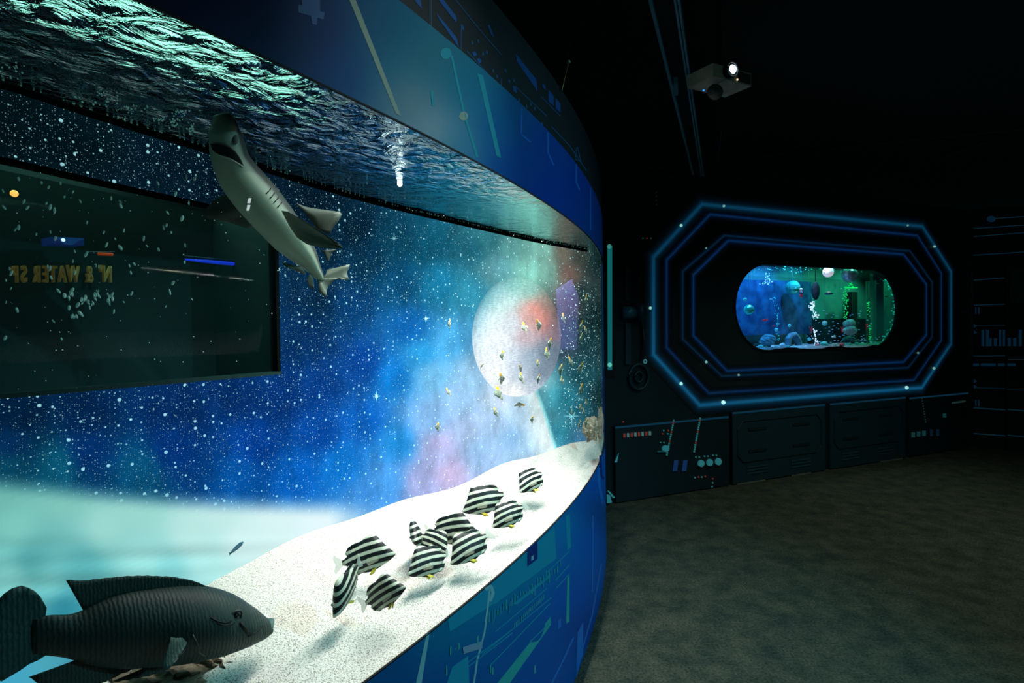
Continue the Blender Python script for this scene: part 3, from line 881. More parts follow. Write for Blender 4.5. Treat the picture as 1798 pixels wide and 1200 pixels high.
fleck_m = mat('fleck', (150, 190, 180), .7, emit=(90, 140, 130), es=.12)
def s_debris():
    if random.random() < .38:
        c = random.choice([(122, 520, 14), (150, 528, 12), (190, 525, 8), (170, 515, 8), (132, 555, 8)])
        return random.gauss(c[0], c[2] * .6), random.gauss(c[1], c[2] * .7), random.uniform(.5, .8)
    return random.uniform(2, 345), random.choice([random.uniform(310, 420), random.uniform(400, 600)]), random.uniform(.3, .9)
flecks('food_scraps', 'pale scraps of food drifting before the dark tank window', 'food', 120, s_debris, .0020, .0045, fleck_m, (1, 1, 2.2))
def s_snow():
    if random.random() < .42:
        x = random.uniform(985, 1052)
        return x, random.uniform(495, 760), random.uniform(.2, .85)
    return random.uniform(10, 990), random.uniform(230, 860), random.uniform(.35, .95)
flecks('drifting_specks', 'fine pale specks drifting all through the tank water', 'specks', 700, s_snow, .0006, .0019, mat('speck', (200, 225, 220), .7, emit=(160, 205, 205), es=.22))
def s_surf():
    x = random.choice([random.uniform(640, 880), random.uniform(700, 790), random.uniform(930, 1030)])
    y0 = 322 + (x - 640) * .165 if x < 900 else 405 + (x - 930) * .3
    return x, y0 + random.gauss(0, 7), random.uniform(.75, .97)
flecks('surface_bubbles', 'sprinkled bubbles below the surface right of the shark', 'bubbles', 170, s_surf, .0010, .0026, bub)

# ------------------------------------------------------------------ bulbs added in place of reflected glints
def glint_lamp(name, label, x, y, f, r, es, cord=None):
    p = inside(x, y, f)
    t = thing(name, label, 'lamp', p)
    MB().ball(p, r, 12, 8).build('bulb', mat('glint_white_%d' % int(es), (255, 255, 255), emit=(245, 255, 255), es=es), t, True)  # added bulb in place of a reflected glint
    d = Vector((p.x, p.y, 0)).normalized()
    MB().tube([p + d * r * .5, p + d * r * 1.6, p + d * r * 2.6], [r * 1.1, r * 1.1, r * .6], 12).build('housing', mat('glint_housing', (120, 140, 140), .4), t, True)  # housing added for the glint bulb
    q = inside(*(cord or (x, y - 40)), f)
    MB().tube([p + d * r * 2, q + d * r * 2], r * .14, 6).build('cord', mat('glint_housing', (0, 0, 0)), t)
    return t
glint_lamp('glint_bulb', 'brightest small bulb for a reflected glint under the rippled surface left of the moon', 702, 323, .62, .0085, 5, (706, 285))
glint_lamp('glint_bulb', 'smaller bulb for a reflected glint on a thin cord right of the brightest', 733, 311, .62, .0065, 4, (727, 292))

# ------------------------------------------------------------------ fish kit
def scale_mat(name, rgb, rgb2, sc, rough=.5, axis='X', head=None):
    m = mat(name, rgb, rough, spec=.25)
    nt = m.node_tree; b = nt.nodes['Principled BSDF']; L = nt.links.new
    tc = nt.nodes.new('ShaderNodeTexCoord')
    wv = nt.nodes.new('ShaderNodeTexWave'); wv.bands_direction = axis
    wv.inputs['Scale'].default_value = sc; wv.inputs['Distortion'].default_value = 3.4; wv.inputs['Detail'].default_value = 2; wv.inputs['Detail Scale'].default_value = 2.0
    L(tc.outputs['Object'], wv.inputs['Vector'])
    r = nt.nodes.new('ShaderNodeValToRGB')
    r.color_ramp.elements[0].color = (*lin(rgb), 1); r.color_ramp.elements[1].color = (*lin(rgb2), 1)
    r.color_ramp.elements[0].position = .45; r.color_ramp.elements[1].position = .8
    L(wv.outputs['Fac'], r.inputs['Fac']); L(r.outputs['Color'], b.inputs['Base Color'])
    if head:
        sp = nt.nodes.new('ShaderNodeSeparateXYZ'); L(tc.outputs['Object'], sp.inputs[0])
        mr = nt.nodes.new('ShaderNodeMapRange'); mr.inputs['From Min'].default_value = head[0]; mr.inputs['From Max'].default_value = head[1]
        L(sp.outputs['X'], mr.inputs['Value'])
        mx = nt.nodes.new('ShaderNodeMix'); mx.data_type = 'RGBA'
        L(mr.outputs['Result'], mx.inputs['Factor']); L(r.outputs['Color'], mx.inputs['A']); mx.inputs['B'].default_value = (*lin(head[2]), 1)
        L(mx.outputs['Result'], b.inputs['Base Color'])
    bp = nt.nodes.new('ShaderNodeBump'); bp.inputs['Strength'].default_value = .22; bp.inputs['Distance'].default_value = .003
    L(wv.outputs['Fac'], bp.inputs['Height']); L(bp.outputs['Normal'], b.inputs['Normal'])
    return m
def interp_curve(pts, xs):
    p = sorted(pts)
    return np.interp(xs, [a for a, _ in p], [b for _, b in p])
def smooth1(a, k=2):
    a = np.asarray(a, float).copy()
    for _ in range(k):
        a[1:-1] = .25 * a[:-2] + .5 * a[1:-1] + .25 * a[2:]
    return a
def loft(name, xs, top, bot, hw, m, parent, ring=20, bend=None):
    """fish body: local x forward, z up, y thickness"""
    V = []
    for x, a, b, h in zip(xs, top, bot, hw):
        c, r = (a + b) / 2, (a - b) / 2
        for k in range(ring):
            th = 2 * math.pi * k / ring
            s, q = math.sin(th), math.cos(th)
            yy = h * math.copysign(abs(q) ** 1.15, q)
            V.append((x, yy + (bend(x) if bend else 0), c + r * s))
    Fc = grid_faces(len(xs), ring, True) + [tuple(range(ring))[::-1], tuple(range(len(V) - ring, len(V)))]
    me = bpy.data.meshes.new(name)
    me.from_pydata(V, [], Fc); me.materials.append(m); renormal(me)
    me.polygons.foreach_set('use_smooth', [True] * len(me.polygons))
    o = bpy.data.objects.new(name, me); COL.objects.link(o); o.parent = parent
    return o
def resample(pts, n):
    P = np.array(pts, float)
    s = np.concatenate([[0], np.cumsum(np.linalg.norm(np.diff(P, axis=0), axis=1))])
    q = np.linspace(0, s[-1], n)
    return np.column_stack([np.interp(q, s, P[:, i]) for i in range(P.shape[1])])
def fin(name, base, edge, m, parent, n=22, rows=5, amp=.0016, thick=.0016, y0=0.0, lean=0.0, curl=0.0, yb=None):
    """fin between a base polyline and an edge polyline, (x, z) each, with raised rays"""
    B, E = resample(base, n), resample(edge, n)
    V = []
    for side in (1, -1):
        for i in range(n):
            for j in range(rows):
                t = j / (rows - 1)
                x, z = B[i] + (E[i] - B[i]) * t
                y = y0 + lean * t + curl * t * t + amp * (1 if i % 2 else -1) * min(1, t * 2) + side * thick / 2 * (1 - .6 * t)
                if yb: y += yb(x)
                V.append((x, y, z))
    h = n * rows
    g = grid_faces(n, rows)
    Fc = g + [tuple(h + k for k in f[::-1]) for f in g]
    edge_loop = [i * rows for i in range(n)] + [(n - 1) * rows + j for j in range(1, rows)] + [i * rows + rows - 1 for i in range(n - 2, -1, -1)] + [j for j in range(rows - 2, 0, -1)]
    for a, b in zip(edge_loop, edge_loop[1:] + edge_loop[:1]):
        Fc.append((a, b, b + h, a + h))
    me = bpy.data.meshes.new(name)
    me.from_pydata(V, [], Fc); me.materials.append(m); renormal(me)
    me.polygons.foreach_set('use_smooth', [True] * len(me.polygons))
    o = bpy.data.objects.new(name, me); COL.objects.link(o); o.parent = parent
    return o
def local(name, mb, m, parent, smooth=True):
    me = bpy.data.meshes.new(name)
    me.from_pydata([tuple(v) for v in mb.v], [], mb.f); me.materials.append(m)
    me.polygons.foreach_set('use_smooth', [smooth] * len(me.polygons))
    o = bpy.data.objects.new(name, me); COL.objects.link(o); o.parent = parent
    return o

# ------------------------------------------------------------------ humphead wrasse, lower left
def wrasse():
    pt, ph = inside(30, 1090, .42), inside(476, 1095, .30)
    ax = Vector((ph.x - pt.x, ph.y - pt.y, 0)).normalized()
    nrm = Vector((ax.y, -ax.x, 0))               # towards the room
    org = Vector((pt.x, pt.y, (pt.z + ph.z) / 2))
    def L(x, y, off=0.0):                        # picked outline point to the fish's own plane, off towards the room
        x, y = x / 2.997, 800 + y / 2.997
        r = ray(x, y)
        t = (org + nrm * off - Vector((0, 0, EYE))).dot(nrm) / r.dot(nrm)
        p = Vector((0, 0, EYE)) + r * t - org
        return (p.dot(ax), p.z)
    t = thing('humphead_wrasse', 'large dark green humphead wrasse swimming right at the lower left over the sand', 'fish', org)
    t.rotation_euler = (0, 0, math.atan2(ax.y, ax.x))
    top = [L(*p) for p in ((170, 868), (230, 840), (285, 838), (350, 842), (412, 830), (520, 772), (600, 738), (700, 716), (840, 696), (960, 686), (1080, 688), (1180, 710), (1240, 734), (1300, 772), (1350, 812), (1385, 836), (1412, 862), (1428, 884))]
    bot = [L(*p) for p in ((170, 1046), (230, 1056), (285, 1058), (350, 1066), (420, 1092), (500, 1112), (600, 1122), (700, 1122), (850, 1112), (1000, 1090), (1150, 1055), (1240, 1024), (1300, 1000), (1360, 976), (1395, 958), (1412, 944), (1428, 928))]
    x0, x1 = top[0][0], top[-1][0]
    xs = np.concatenate([np.linspace(x0, x1 - .03, 44), np.linspace(x1 - .026, x1 - .004, 7)])
    tp, bt = smooth1(interp_curve(top, xs), 2), smooth1(interp_curve(bot, xs), 2)
    u = (xs - x0) / (x1 - x0)
    hw = np.interp(u, [0, .12, .3, .55, .72, .85, .94, 1], [.004, .016, .036, .058, .060, .048, .030, .016])
    bm_ = scale_mat('wrasse_scales', (20, 36, 32), (29, 46, 40), 48, .55, 'X', (L(1000, 900)[0], L(1150, 900)[0], (44, 60, 53)))
    body = loft('body', xs, tp, bt, hw, bm_, t, 28)
    finm = scale_mat('wrasse_fin', (28, 46, 42), (42, 60, 52), 60, .6)
    dors_base = [L(*p) for p in ((440, 822), (520, 784), (600, 750), (700, 728), (840, 706), (960, 696), (1075, 694))]
    dors_edge = [L(*p) for p in ((345, 655), (430, 660), (520, 650), (640, 637), (760, 633), (900, 638), (1000, 655), (1040, 668), (1085, 688))]
    fin('dorsal_fin', dors_base, dors_edge, finm, t, 30, 6)
    fin('anal_fin', [L(*p) for p in ((420, 1070), (520, 1098), (640, 1108), (740, 1106))], [L(*p) for p in ((150, 1165), (240, 1230), (420, 1240), (560, 1190), (640, 1150), (745, 1112))], finm, t, 24, 6)
    fin('pelvic_fin', [L(*p) for p in ((760, 1100), (850, 1098))], [L(*p) for p in ((560, 1180), (620, 1175), (760, 1150), (850, 1125))], finm, t, 12, 5, y0=-.012)
    tail = scale_mat('wrasse_tail', (30, 60, 58), (42, 74, 70), 50, .6)
    fin('tail_fin', [L(*p) for p in ((240, 846), (225, 900), (220, 960), (228, 1010), (244, 1054))],
        [L(*p) for p in ((245, 800), (205, 730), (130, 683), (50, 702), (-30, 780), (-90, 900), (-110, 1010), (-90, 1110), (-40, 1180), (20, 1190), (120, 1120), (250, 1050))], tail, t, 26, 6)
    # near and far pectoral fins
    pecm = scale_mat('wrasse_pectoral', (52, 72, 64), (72, 92, 82), 60, .6)
    ys = -.056
    fin('pectoral_fin', [L(*p, .056) for p in ((985, 985), (960, 960), (925, 962))], [L(*p, .075) for p in ((960, 1040), (915, 1095), (865, 1142), (850, 1120), (866, 1060), (885, 1000), (900, 958))], pecm, t, 16, 6, y0=ys, lean=-.02)
    fin('pectoral_fin', [L(*p) for p in ((985, 985), (960, 960), (925, 962))], [L(*p) for p in ((960, 1040), (915, 1095), (865, 1142), (850, 1120), (866, 1060), (885, 1000), (900, 958))], pecm, t, 16, 6, y0=-ys, lean=.03)
    ex, ez = L(1238, 846, .045)
    hwe = float(np.interp(ex, xs, hw))
    for sgn in (-1, 1):
        e = local('eye', MB().ball((ex, sgn * hwe * .80, ez), .0075, 12, 8), mat('fish_eye', (16, 18, 16), .15, spec=.6), t)
        local('eyelid', MB().tube([(ex + .012 * math.cos(a), sgn * hwe * .84, ez + .0105 * math.sin(a)) for a in np.linspace(0, 2 * math.pi, 17)], .0022, 6), mat('wrasse_lid', (58, 66, 58), .5), t)
    # facial streaks behind the eye, gill cover ridge, lips
    dk = mat('wrasse_streak', (14, 20, 18), .6)
    def line_on(pts, r, m, nm, side=-1):
        P = []
        for p in pts:
            x, z = L(*p, .045)
            i = int(np.argmin(abs(xs - x)))
            c, rr = (tp[i] + bt[i]) / 2, (tp[i] - bt[i]) / 2
            s = max(-1, min(1, (z - c) / rr))
            P.append((x, side * (hw[i] * math.sqrt(1 - s * s) ** 1.15 + .0002), z))
        local(nm, MB().tube(P, r, 6), m, t)
    for sd in (-1, 1):
        line_on([(1100, 846), (1130, 862), (1170, 872), (1205, 862)], .0016, dk, 'face_streak', sd)
        line_on([(1130, 872), (1165, 882), (1200, 880), (1225, 868)], .0013, dk, 'face_streak', sd)
        line_on([(1255, 872), (1275, 900), (1300, 925)], .0028, dk, 'face_streak', sd)
        line_on([(1000, 930), (1030, 985), (1040, 1030), (1080, 1058)], .0014, mat('wrasse_lid', (0, 0, 0)), 'gill_cover', sd)
        line_on([(1405, 908), (1380, 914), (1340, 934), (1300, 950)], .0016, dk, 'mouth_line', sd)
    lm = mat('wrasse_lip', (86, 112, 104), .45)
    ux, uz = L(1412, 884); lx, lz = L(1402, 934)
    local('lip', MB().tube([(ux - .020, -.021, uz - .012), (ux - .004, -.014, uz - .004), (ux + .004, 0, uz), (ux - .004, .014, uz - .002), (ux - .022, .024, uz - .010)], [.004, .0085, .0095, .0085, .004], 10), lm, t)
    local('lip', MB().tube([(lx - .020, -.019, lz + .002), (lx - .003, -.013, lz + .004), (lx + .005, 0, lz + .004), (lx - .003, .013, lz + .004), (lx - .020, .019, lz + .002)], [.003, .0055, .006, .0055, .003], 10), lm, t)
wrasse()

# ------------------------------------------------------------------ shark rising to the surface
def shark():
    spine = [(390, 203, 1.08), (394, 222, 1.085), (397, 250, 1.10), (404, 282, 1.12), (424, 318, 1.15), (450, 350, 1.18), (478, 384, 1.21), (508, 420, 1.25), (534, 450, 1.28), (552, 474, 1.30), (564, 492, 1.32)]
    hwid = [19, 28, 32, 36, 42, 44, 41, 36, 25, 13, 7]
    pts = []
    for x, y, d in spine:
        r = ray(x, y)
        pts.append(Vector((0, 0, EYE)) + r * d)
    # denser
    A = catmull([tuple(p) for p in pts], 6)
    W = np.interp(np.linspace(0, len(hwid) - 1, len(A)), range(len(hwid)), [h * d / F for h, (_, _, d) in zip(hwid, spine)])
    cen = Vector(A[len(A) // 3])
    t = thing('shark', 'grey shark with white belly rising to the surface, mouth open, beside the dark window', 'shark', cen)
    view = (cen - Vector((0, 0, EYE))).normalized()
    V, Cc = [], []
    ring = 28
    frames = []
    for i in range(len(A)):
        p = Vector(A[i])
        fw = (Vector(A[max(i - 1, 0)]) - Vector(A[min(i + 1, len(A) - 1)])).normalized()
        side = view.cross(fw).normalized()         # image-right of a fish heading up
        if side.dot(RIGHT) < 0: side = -side
        bk = fw.cross(side).normalized()
        if bk.dot(view) < 0: bk = -bk              # away from the viewer
        dors = (side * .80 + bk * .60).normalized()
        lat = fw.cross(dors).normalized()
        if lat.dot(side) < 0: lat = -lat
        frames.append((p, fw, dors, lat))
        u = i / (len(A) - 1)
        for k in range(ring):
            th = 2 * math.pi * k / ring
            hgt = W[i] * (.88 if u > .12 else .70)
            sq = math.sin(th)
            V.append(p + lat * (W[i] * math.cos(th)) + dors * (hgt * sq * (1 if sq > 0 else .82)))
            kk = max(0, min(1, (sq + .12) / .34)); kk = kk * kk * (3 - 2 * kk)
            tip = max(0, 1 - u / .16) * .85
            kk = max(kk, tip)
            Cc.append(np.array((150, 168, 148)) * (1 - kk) + np.array((44, 54, 50)) * kk)
    Fc = grid_faces(len(A), ring, True) + [tuple(range(ring))[::-1], tuple(range(len(V) - ring, len(V)))]
    m = bpy.data.materials.new('shark_skin'); m.use_nodes = True
    b = m.node_tree.nodes['Principled BSDF']; b.inputs['Roughness'].default_value = .55; b.inputs['Specular IOR Level'].default_value = .2
    at = m.node_tree.nodes.new('ShaderNodeAttribute'); at.attribute_name = 'Col'
    m.node_tree.links.new(at.outputs['Color'], b.inputs['Base Color'])
    body = obj('body', V, Fc, m, t, True)
    color_attr(body, linA(np.array(Cc)))
    gm = mat('shark_grey', (66, 76, 68), .6)
    gl = mat('shark_pale', (92, 104, 92), .6)
    def at_px(x, y, d):
        return Vector((0, 0, EYE)) + ray(x, y) * d
    def finpoly(name, base, edge, m_, n=16, rows=5, thick=.010):
        B, E = resample([tuple(at_px(*p)) for p in base], n), resample([tuple(at_px(*p)) for p in edge], n)
        nv = view
        Vv = []
        for sd in (1, -1):
            for i in range(n):
                for j in range(rows):
                    q = j / (rows - 1)
                    Vv.append(Vector(B[i] + (E[i] - B[i]) * q) + nv * sd * thick / 2 * (1 - .85 * q) * math.sin(math.pi * (i + .6) / (n + .2)))
        h = n * rows; g = grid_faces(n, rows)
        Ff = g + [tuple(h + k for k in f[::-1]) for f in g]
        el = [i * rows for i in range(n)] + [(n - 1) * rows + j for j in range(1, rows)] + [i * rows + rows - 1 for i in range(n - 2, -1, -1)] + [j for j in range(rows - 2, 0, -1)]
        Ff += [(a, b2, b2 + h, a + h) for a, b2 in zip(el, el[1:] + el[:1])]
        o = obj(name, Vv, Ff, m_, t, True)
        renormal(o.data)
        return o
    finpoly('pectoral_fin', [(494, 370, 1.15), (503, 388, 1.16), (512, 404, 1.18)], [(506, 372, 1.13), (548, 396, 1.12), (590, 424, 1.12), (606, 436, 1.12), (574, 437, 1.13), (540, 430, 1.15), (522, 418, 1.17)], mat('shark_pectoral', (118, 126, 108), .6))
    finpoly('pectoral_fin', [(418, 345, 1.20), (436, 366, 1.21), (450, 384, 1.22)], [(400, 338, 1.24), (374, 352, 1.27), (356, 374, 1.29), (360, 384, 1.29), (400, 390, 1.27), (436, 402, 1.25), (456, 396, 1.24)], gm)
    finpoly('dorsal_fin', [(520, 356, 1.26), (540, 380, 1.28), (556, 402, 1.30)], [(536, 364, 1.28), (566, 368, 1.29), (601, 373, 1.30), (596, 386, 1.30), (584, 402, 1.30), (578, 412, 1.30)], gm)
    finpoly('second_dorsal_fin', [(566, 440, 1.31), (574, 456, 1.32)], [(590, 438, 1.32), (584, 442, 1.32), (576, 462, 1.32)], gm, 8, 4, .006)
    finpoly('pelvic_fin', [(530, 470, 1.27), (538, 480, 1.28)], [(494, 460, 1.26), (500, 468, 1.26), (520, 476, 1.27), (534, 482, 1.28)], gl, 10, 4, .006)
    finpoly('anal_fin', [(543, 480, 1.29), (550, 488, 1.30)], [(538, 494, 1.29), (544, 506, 1.30), (552, 508, 1.30)], gl, 8, 4, .006)
    finpoly('tail_fin', [(556, 484, 1.31), (566, 490, 1.32), (572, 482, 1.32)], [(560, 512, 1.31), (573, 524, 1.31), (574, 506, 1.32), (592, 488, 1.32), (614, 492, 1.33), (608, 480, 1.33), (616, 464, 1.33), (592, 470, 1.33), (574, 474, 1.33)], gl, 20, 5, .007)
    # mouth: a dark open crescent on the underside, with jaw rim
    def on_body(x, y, lift=.002):
        best = None
        rr = ray(x, y).normalized()
        for p, fw, dors, lat in frames:
            i = 0
        o = Vector((0, 0, EYE))
        hit = body_bvh.ray_cast(o, rr)
        return (hit[0] - rr * lift) if hit[0] else o + rr * 1.1
    from mathutils.bvhtree import BVHTree
    global body_bvh
    body_bvh = BVHTree.FromPolygons([tuple(v) for v in V], Fc)
    up_ = [(370, 252), (380, 251), (392, 253), (404, 259), (414, 268), (422, 280), (427, 292)]
    lo_ = [(370, 254), (374, 266), (384, 272), (396, 276), (408, 281), (418, 287), (427, 293)]
    V2 = []
    for (a, b1), (c, d1) in zip(resample(up_, 16), resample(lo_, 16)):
        for k in range(5):
            q = k / 4
            V2.append(on_body(a + (c - a) * q, b1 + (d1 - b1) * q, .0012))
    obj('mouth', V2, grid_faces(16, 5), mat('shark_mouth', (10, 12, 12), .6), t, True)
    MB().tube([on_body(*p, 0) for p in resample(lo_, 14)], .0022, 6).build('lower_jaw', mat('shark_jaw', (170, 176, 160), .6), t, True)
    MB().tube([on_body(*p, 0) for p in resample(up_, 14)], .0018, 6).build('upper_jaw', gm, t, True)
    e = on_body(455, 264, 0)
    MB().ball(e, .0045, 10, 8).build('eye', mat('fish_eye', (0, 0, 0)), t, True)
    nz_ = on_body(412, 244, -.003)
    MB().ball(nz_, .0085, 10, 8, (.8, .7, 1.5)).build('nostril_flap', gm, t, True)
    for k in range(4):
        x, y = 472 + k * 6.5, 330 + k * 8
        MB().tube([on_body(x + 6, y - 9, .0002), on_body(x + 3, y + 2, .0002), on_body(x - 4, y + 10, .0002)], .0016, 5).build('gill_slit', mat('shark_slit', (30, 36, 34), .7), t, True)
shark()
# two white slivers standing in for a reflection on the acrylic, before the shark's belly
t = thing('white_glints', 'two tiny white reflected glints on the acrylic in front of the shark belly', 'glint', on_glass(438, 359, -.018))
for y0, y1 in ((348, 357), (360, 370)):
    quad = [on_glass(436.5 - (y0 - 348) * .15, y0, -.018), on_glass(441.5 - (y0 - 348) * .15, y0, -.018), on_glass(439.5 - (y0 - 348) * .15, y1, -.018), on_glass(434.5 - (y0 - 348) * .15, y1, -.018)]
    n_ = (quad[1] - quad[0]).cross(quad[2] - quad[0]).normalized() * .0008
    MB().prism(quad, n_).build('strip', mat('glint_strip_white', (245, 240, 236), .5, emit=(240, 232, 228), es=.5), t)

# ------------------------------------------------------------------ striped fish over the sand
def stripe_mat():
    m = mat('striped_skin', (220, 224, 205), .5, spec=.25)
    nt = m.node_tree; b = nt.nodes['Principled BSDF']; L = nt.links.new; N = nt.nodes.new
    tc = N('ShaderNodeTexCoord'); sp = N('ShaderNodeSeparateXYZ'); L(tc.outputs['Object'], sp.inputs[0])
    def mth(op, a, b_=None):
        n = N('ShaderNodeMath'); n.operation = op
        for i, v in enumerate((a, b_)):
            if v is None: continue
            if isinstance(v, (int, float)): n.inputs[i].default_value = v
            else: L(v, n.inputs[i])
        return n.outputs[0]
    no = N('ShaderNodeTexNoise'); no.inputs['Scale'].default_value = 5; L(tc.outputs['Object'], no.inputs['Vector'])
    x2 = mth('MULTIPLY', sp.outputs['X'], sp.outputs['X'])
    wv = mth('ADD', sp.outputs['Z'], mth('MULTIPLY', x2, .20))
    wv = mth('ADD', wv, mth('MULTIPLY', sp.outputs['X'], -.10))
    wv = mth('ADD', wv, mth('MULTIPLY', no.outputs['Fac'], .035))
    s = mth('SINE', mth('ADD', mth('MULTIPLY', wv, 2 * math.pi / .132), .5))
    r = N('ShaderNodeValToRGB')
    r.color_ramp.elements[0].position = .30; r.color_ramp.elements[0].color = (*lin((200, 208, 186)), 1)
    r.color_ramp.elements[1].position = .44; r.color_ramp.elements[1].color = (*lin((14, 24, 24)), 1)
    L(mth('ADD', mth('MULTIPLY', s, .5), .5), r.inputs['Fac'])
    L(r.outputs['Color'], b.inputs['Base Color'])
    return m
def build_striped():
    root = bpy.data.objects.new('striped_fish', None); root.empty_display_size = .05; COL.objects.link(root)
    sk = stripe_mat()
    top = [(-.46, .045), (-.40, .06), (-.33, .13), (-.25, .20), (-.12, .275), (.0, .345), (.1, .375), (.17, .36), (.24, .28), (.31, .165), (.39, .06), (.46, -.015), (.5, -.05)]
    bot = [(-.46, -.045), (-.40, -.06), (-.33, -.12), (-.25, -.18), (-.12, -.25), (0, -.27), (.12, -.25), (.22, -.215), (.32, -.18), (.40, -.145), (.46, -.115), (.5, -.08)]
    xs = np.linspace(-.46, .5, 36)
    tp, bt = smooth1(interp_curve(top, xs)), smooth1(interp_curve(bot, xs))
    hw = np.interp(xs, [-.46, -.3, -.1, .12, .3, .42, .5], [.018, .05, .095, .115, .10, .06, .018])
    loft('body', xs, tp, bt, hw, sk, root, 24)
    fin('dorsal_fin', [(-.36, .09), (-.25, .18), (-.1, .26)], [(-.40, .14), (-.34, .23), (-.22, .285), (-.1, .285)], sk, root, 12, 4, .006, .012)
    fin('anal_fin', [(-.36, -.09), (-.26, -.15), (-.12, -.20)], [(-.39, -.13), (-.33, -.22), (-.22, -.27), (-.10, -.24)], sk, root, 12, 4, .006, .012)
    clear = mat('clear_tail', (214, 222, 206), .4, alpha=.35)
    fin('tail_fin', [(-.45, .045), (-.455, 0), (-.45, -.045)], [(-.60, .17), (-.62, .10), (-.58, 0), (-.62, -.10), (-.60, -.16)], clear, root, 14, 4, .006, .008)
    yl = mat('yellow_fin', (220, 205, 70), .5)
    for s in (-1, 1):
        fin('pelvic_fin', [(.14, -.215), (.06, -.225)], [(.05, -.31), (0, -.32), (.01, -.285)], yl, root, 8, 4, .004, .008, y0=s * .04, lean=s * .03)
        fin('pectoral_fin', [(.20, -.03), (.20, -.11)], [(.02, -.02), (-.02, -.08), (.02, -.15)], mat('clear_pectoral', (220, 222, 190), .4, alpha=.18), root, 8, 4, .004, .006, y0=s * .108, lean=s * .05)
        local('eye', MB().ball((.335, s * .085, .02), .028, 10, 8), mat('fish_eye', (0, 0, 0)), root)
    return root
def copy_tree(o, parent=None):
    c = o.copy(); COL.objects.link(c); c.parent = parent
    for ch in list(o.children):
        copy_tree(ch, c)
    return c
def place(o, P, size, head_deg, yaw, roll=0):
    """aim a fish: heading angle in the view of its spot, yaw out of that plane, roll about its own axis (degrees)"""
    v = (P - Vector((0, 0, EYE))).normalized()
    rt = (RIGHT - v * RIGHT.dot(v)).normalized()
    upv = rt.cross(v).normalized()
    h, yw, rl = math.radians(head_deg), math.radians(yaw), math.radians(roll)
    d = rt * math.cos(h) + upv * math.sin(h)
    fw = (d * math.cos(yw) - v * math.sin(yw)).normalized()
    u0 = -rt * math.sin(h) + upv * math.cos(h)
    if u0.z < 0: u0 = -u0
    u0 = (u0 - fw * u0.dot(fw)).normalized()
    lat = u0.cross(fw).normalized()
    u1 = u0 * math.cos(rl) + lat * math.sin(rl)
    lat = u1.cross(fw).normalized()
    M = Matrix(((fw.x, lat.x, u1.x), (fw.y, lat.y, u1.y), (fw.z, lat.z, u1.z)))
    o.location = P
    o.rotation_mode = 'QUATERNION'
    o.rotation_quaternion = M.to_quaternion()
    o.scale = (size, size, size)
STRIPED = [  # x, y, length px, heading, yaw, roll, ground y, label
 (646, 978, 94, 14, 12, 0, 1012, 'black and white striped fish facing right, largest of the left pair over the sand'),
 (608, 1034, 98, -112, 30, 58, 1085, 'striped fish seen narrow from above, diving steeply head down left of the others'),
 (675, 1043, 84, 26, 32, 0, 1085, 'striped fish nearest the acrylic, tilted nose up to the right above its shadow'),
 (733, 942, 78, 200, 80, 0, 975, 'striped fish seen head on as a thin upright sliver'),
 (762, 955, 70, -28, 30, 0, 985, 'striped fish mostly hidden behind the middle cluster of striped fish'),
 (751, 988, 84, 202, 30, 0, 1020, 'striped fish facing lower left at the front of the middle cluster'),
 (797, 932, 86, 4, 16, 0, 965, 'striped fish facing right at the top of the middle cluster, broad side shown'),
 (823, 962, 84, 213, 22, 0, 998, 'striped fish facing lower left just right of the middle cluster'),
 (849, 880, 82, 198, 16, 0, 910, 'striped fish facing left, upper of the two behind the middle cluster'),
 (892, 905, 70, 208, 24, 0, 932, 'striped fish facing lower left, alone to the right of the cluster'),
 (932, 845, 66, 214, 40, 0, 872, 'farthest striped fish, below the foot of the white column'),
]
proto = build_striped()
for i, (x, y, ln, hd, yw, rl, gy, lab) in enumerate(STRIPED):
    o = proto if i == 0 else copy_tree(proto)
    tag(o, lab, 'fish', 'striped fish over the sand')
    d = sand_hit(x, gy + 8) * .97
    place(o, Vector((0, 0, EYE)) + ray(x, y) * d, ln * d / F / .98, hd, yw, rl)

# small slender fish over the pale planet print
p = inside(416, 962, .7)
t = thing('slender_fish', 'tiny slender dark blue fish alone in front of the pale planet', 'fish', p)
sd = (inside(428, 952, .72) - inside(406, 972, .68)); L_ = sd.length; sd.normalize()
MB().tube([p - sd * L_ * .5, p - sd * L_ * .3, p, p + sd * L_ * .3, p + sd * L_ * .5], [.0012, .0035, .0052, .0048, .0012], 10).build('body', mat('slender_blue', (10, 70, 84), .5), t, True)
MB().prism([p - sd * L_ * .45, p - sd * L_ * .62 + Vector((0, 0, .006)), p - sd * L_ * .58 - Vector((0, 0, .004))], (0, .001, 0)).build('tail_fin', mat('slender_blue', (0, 0, 0)), t)

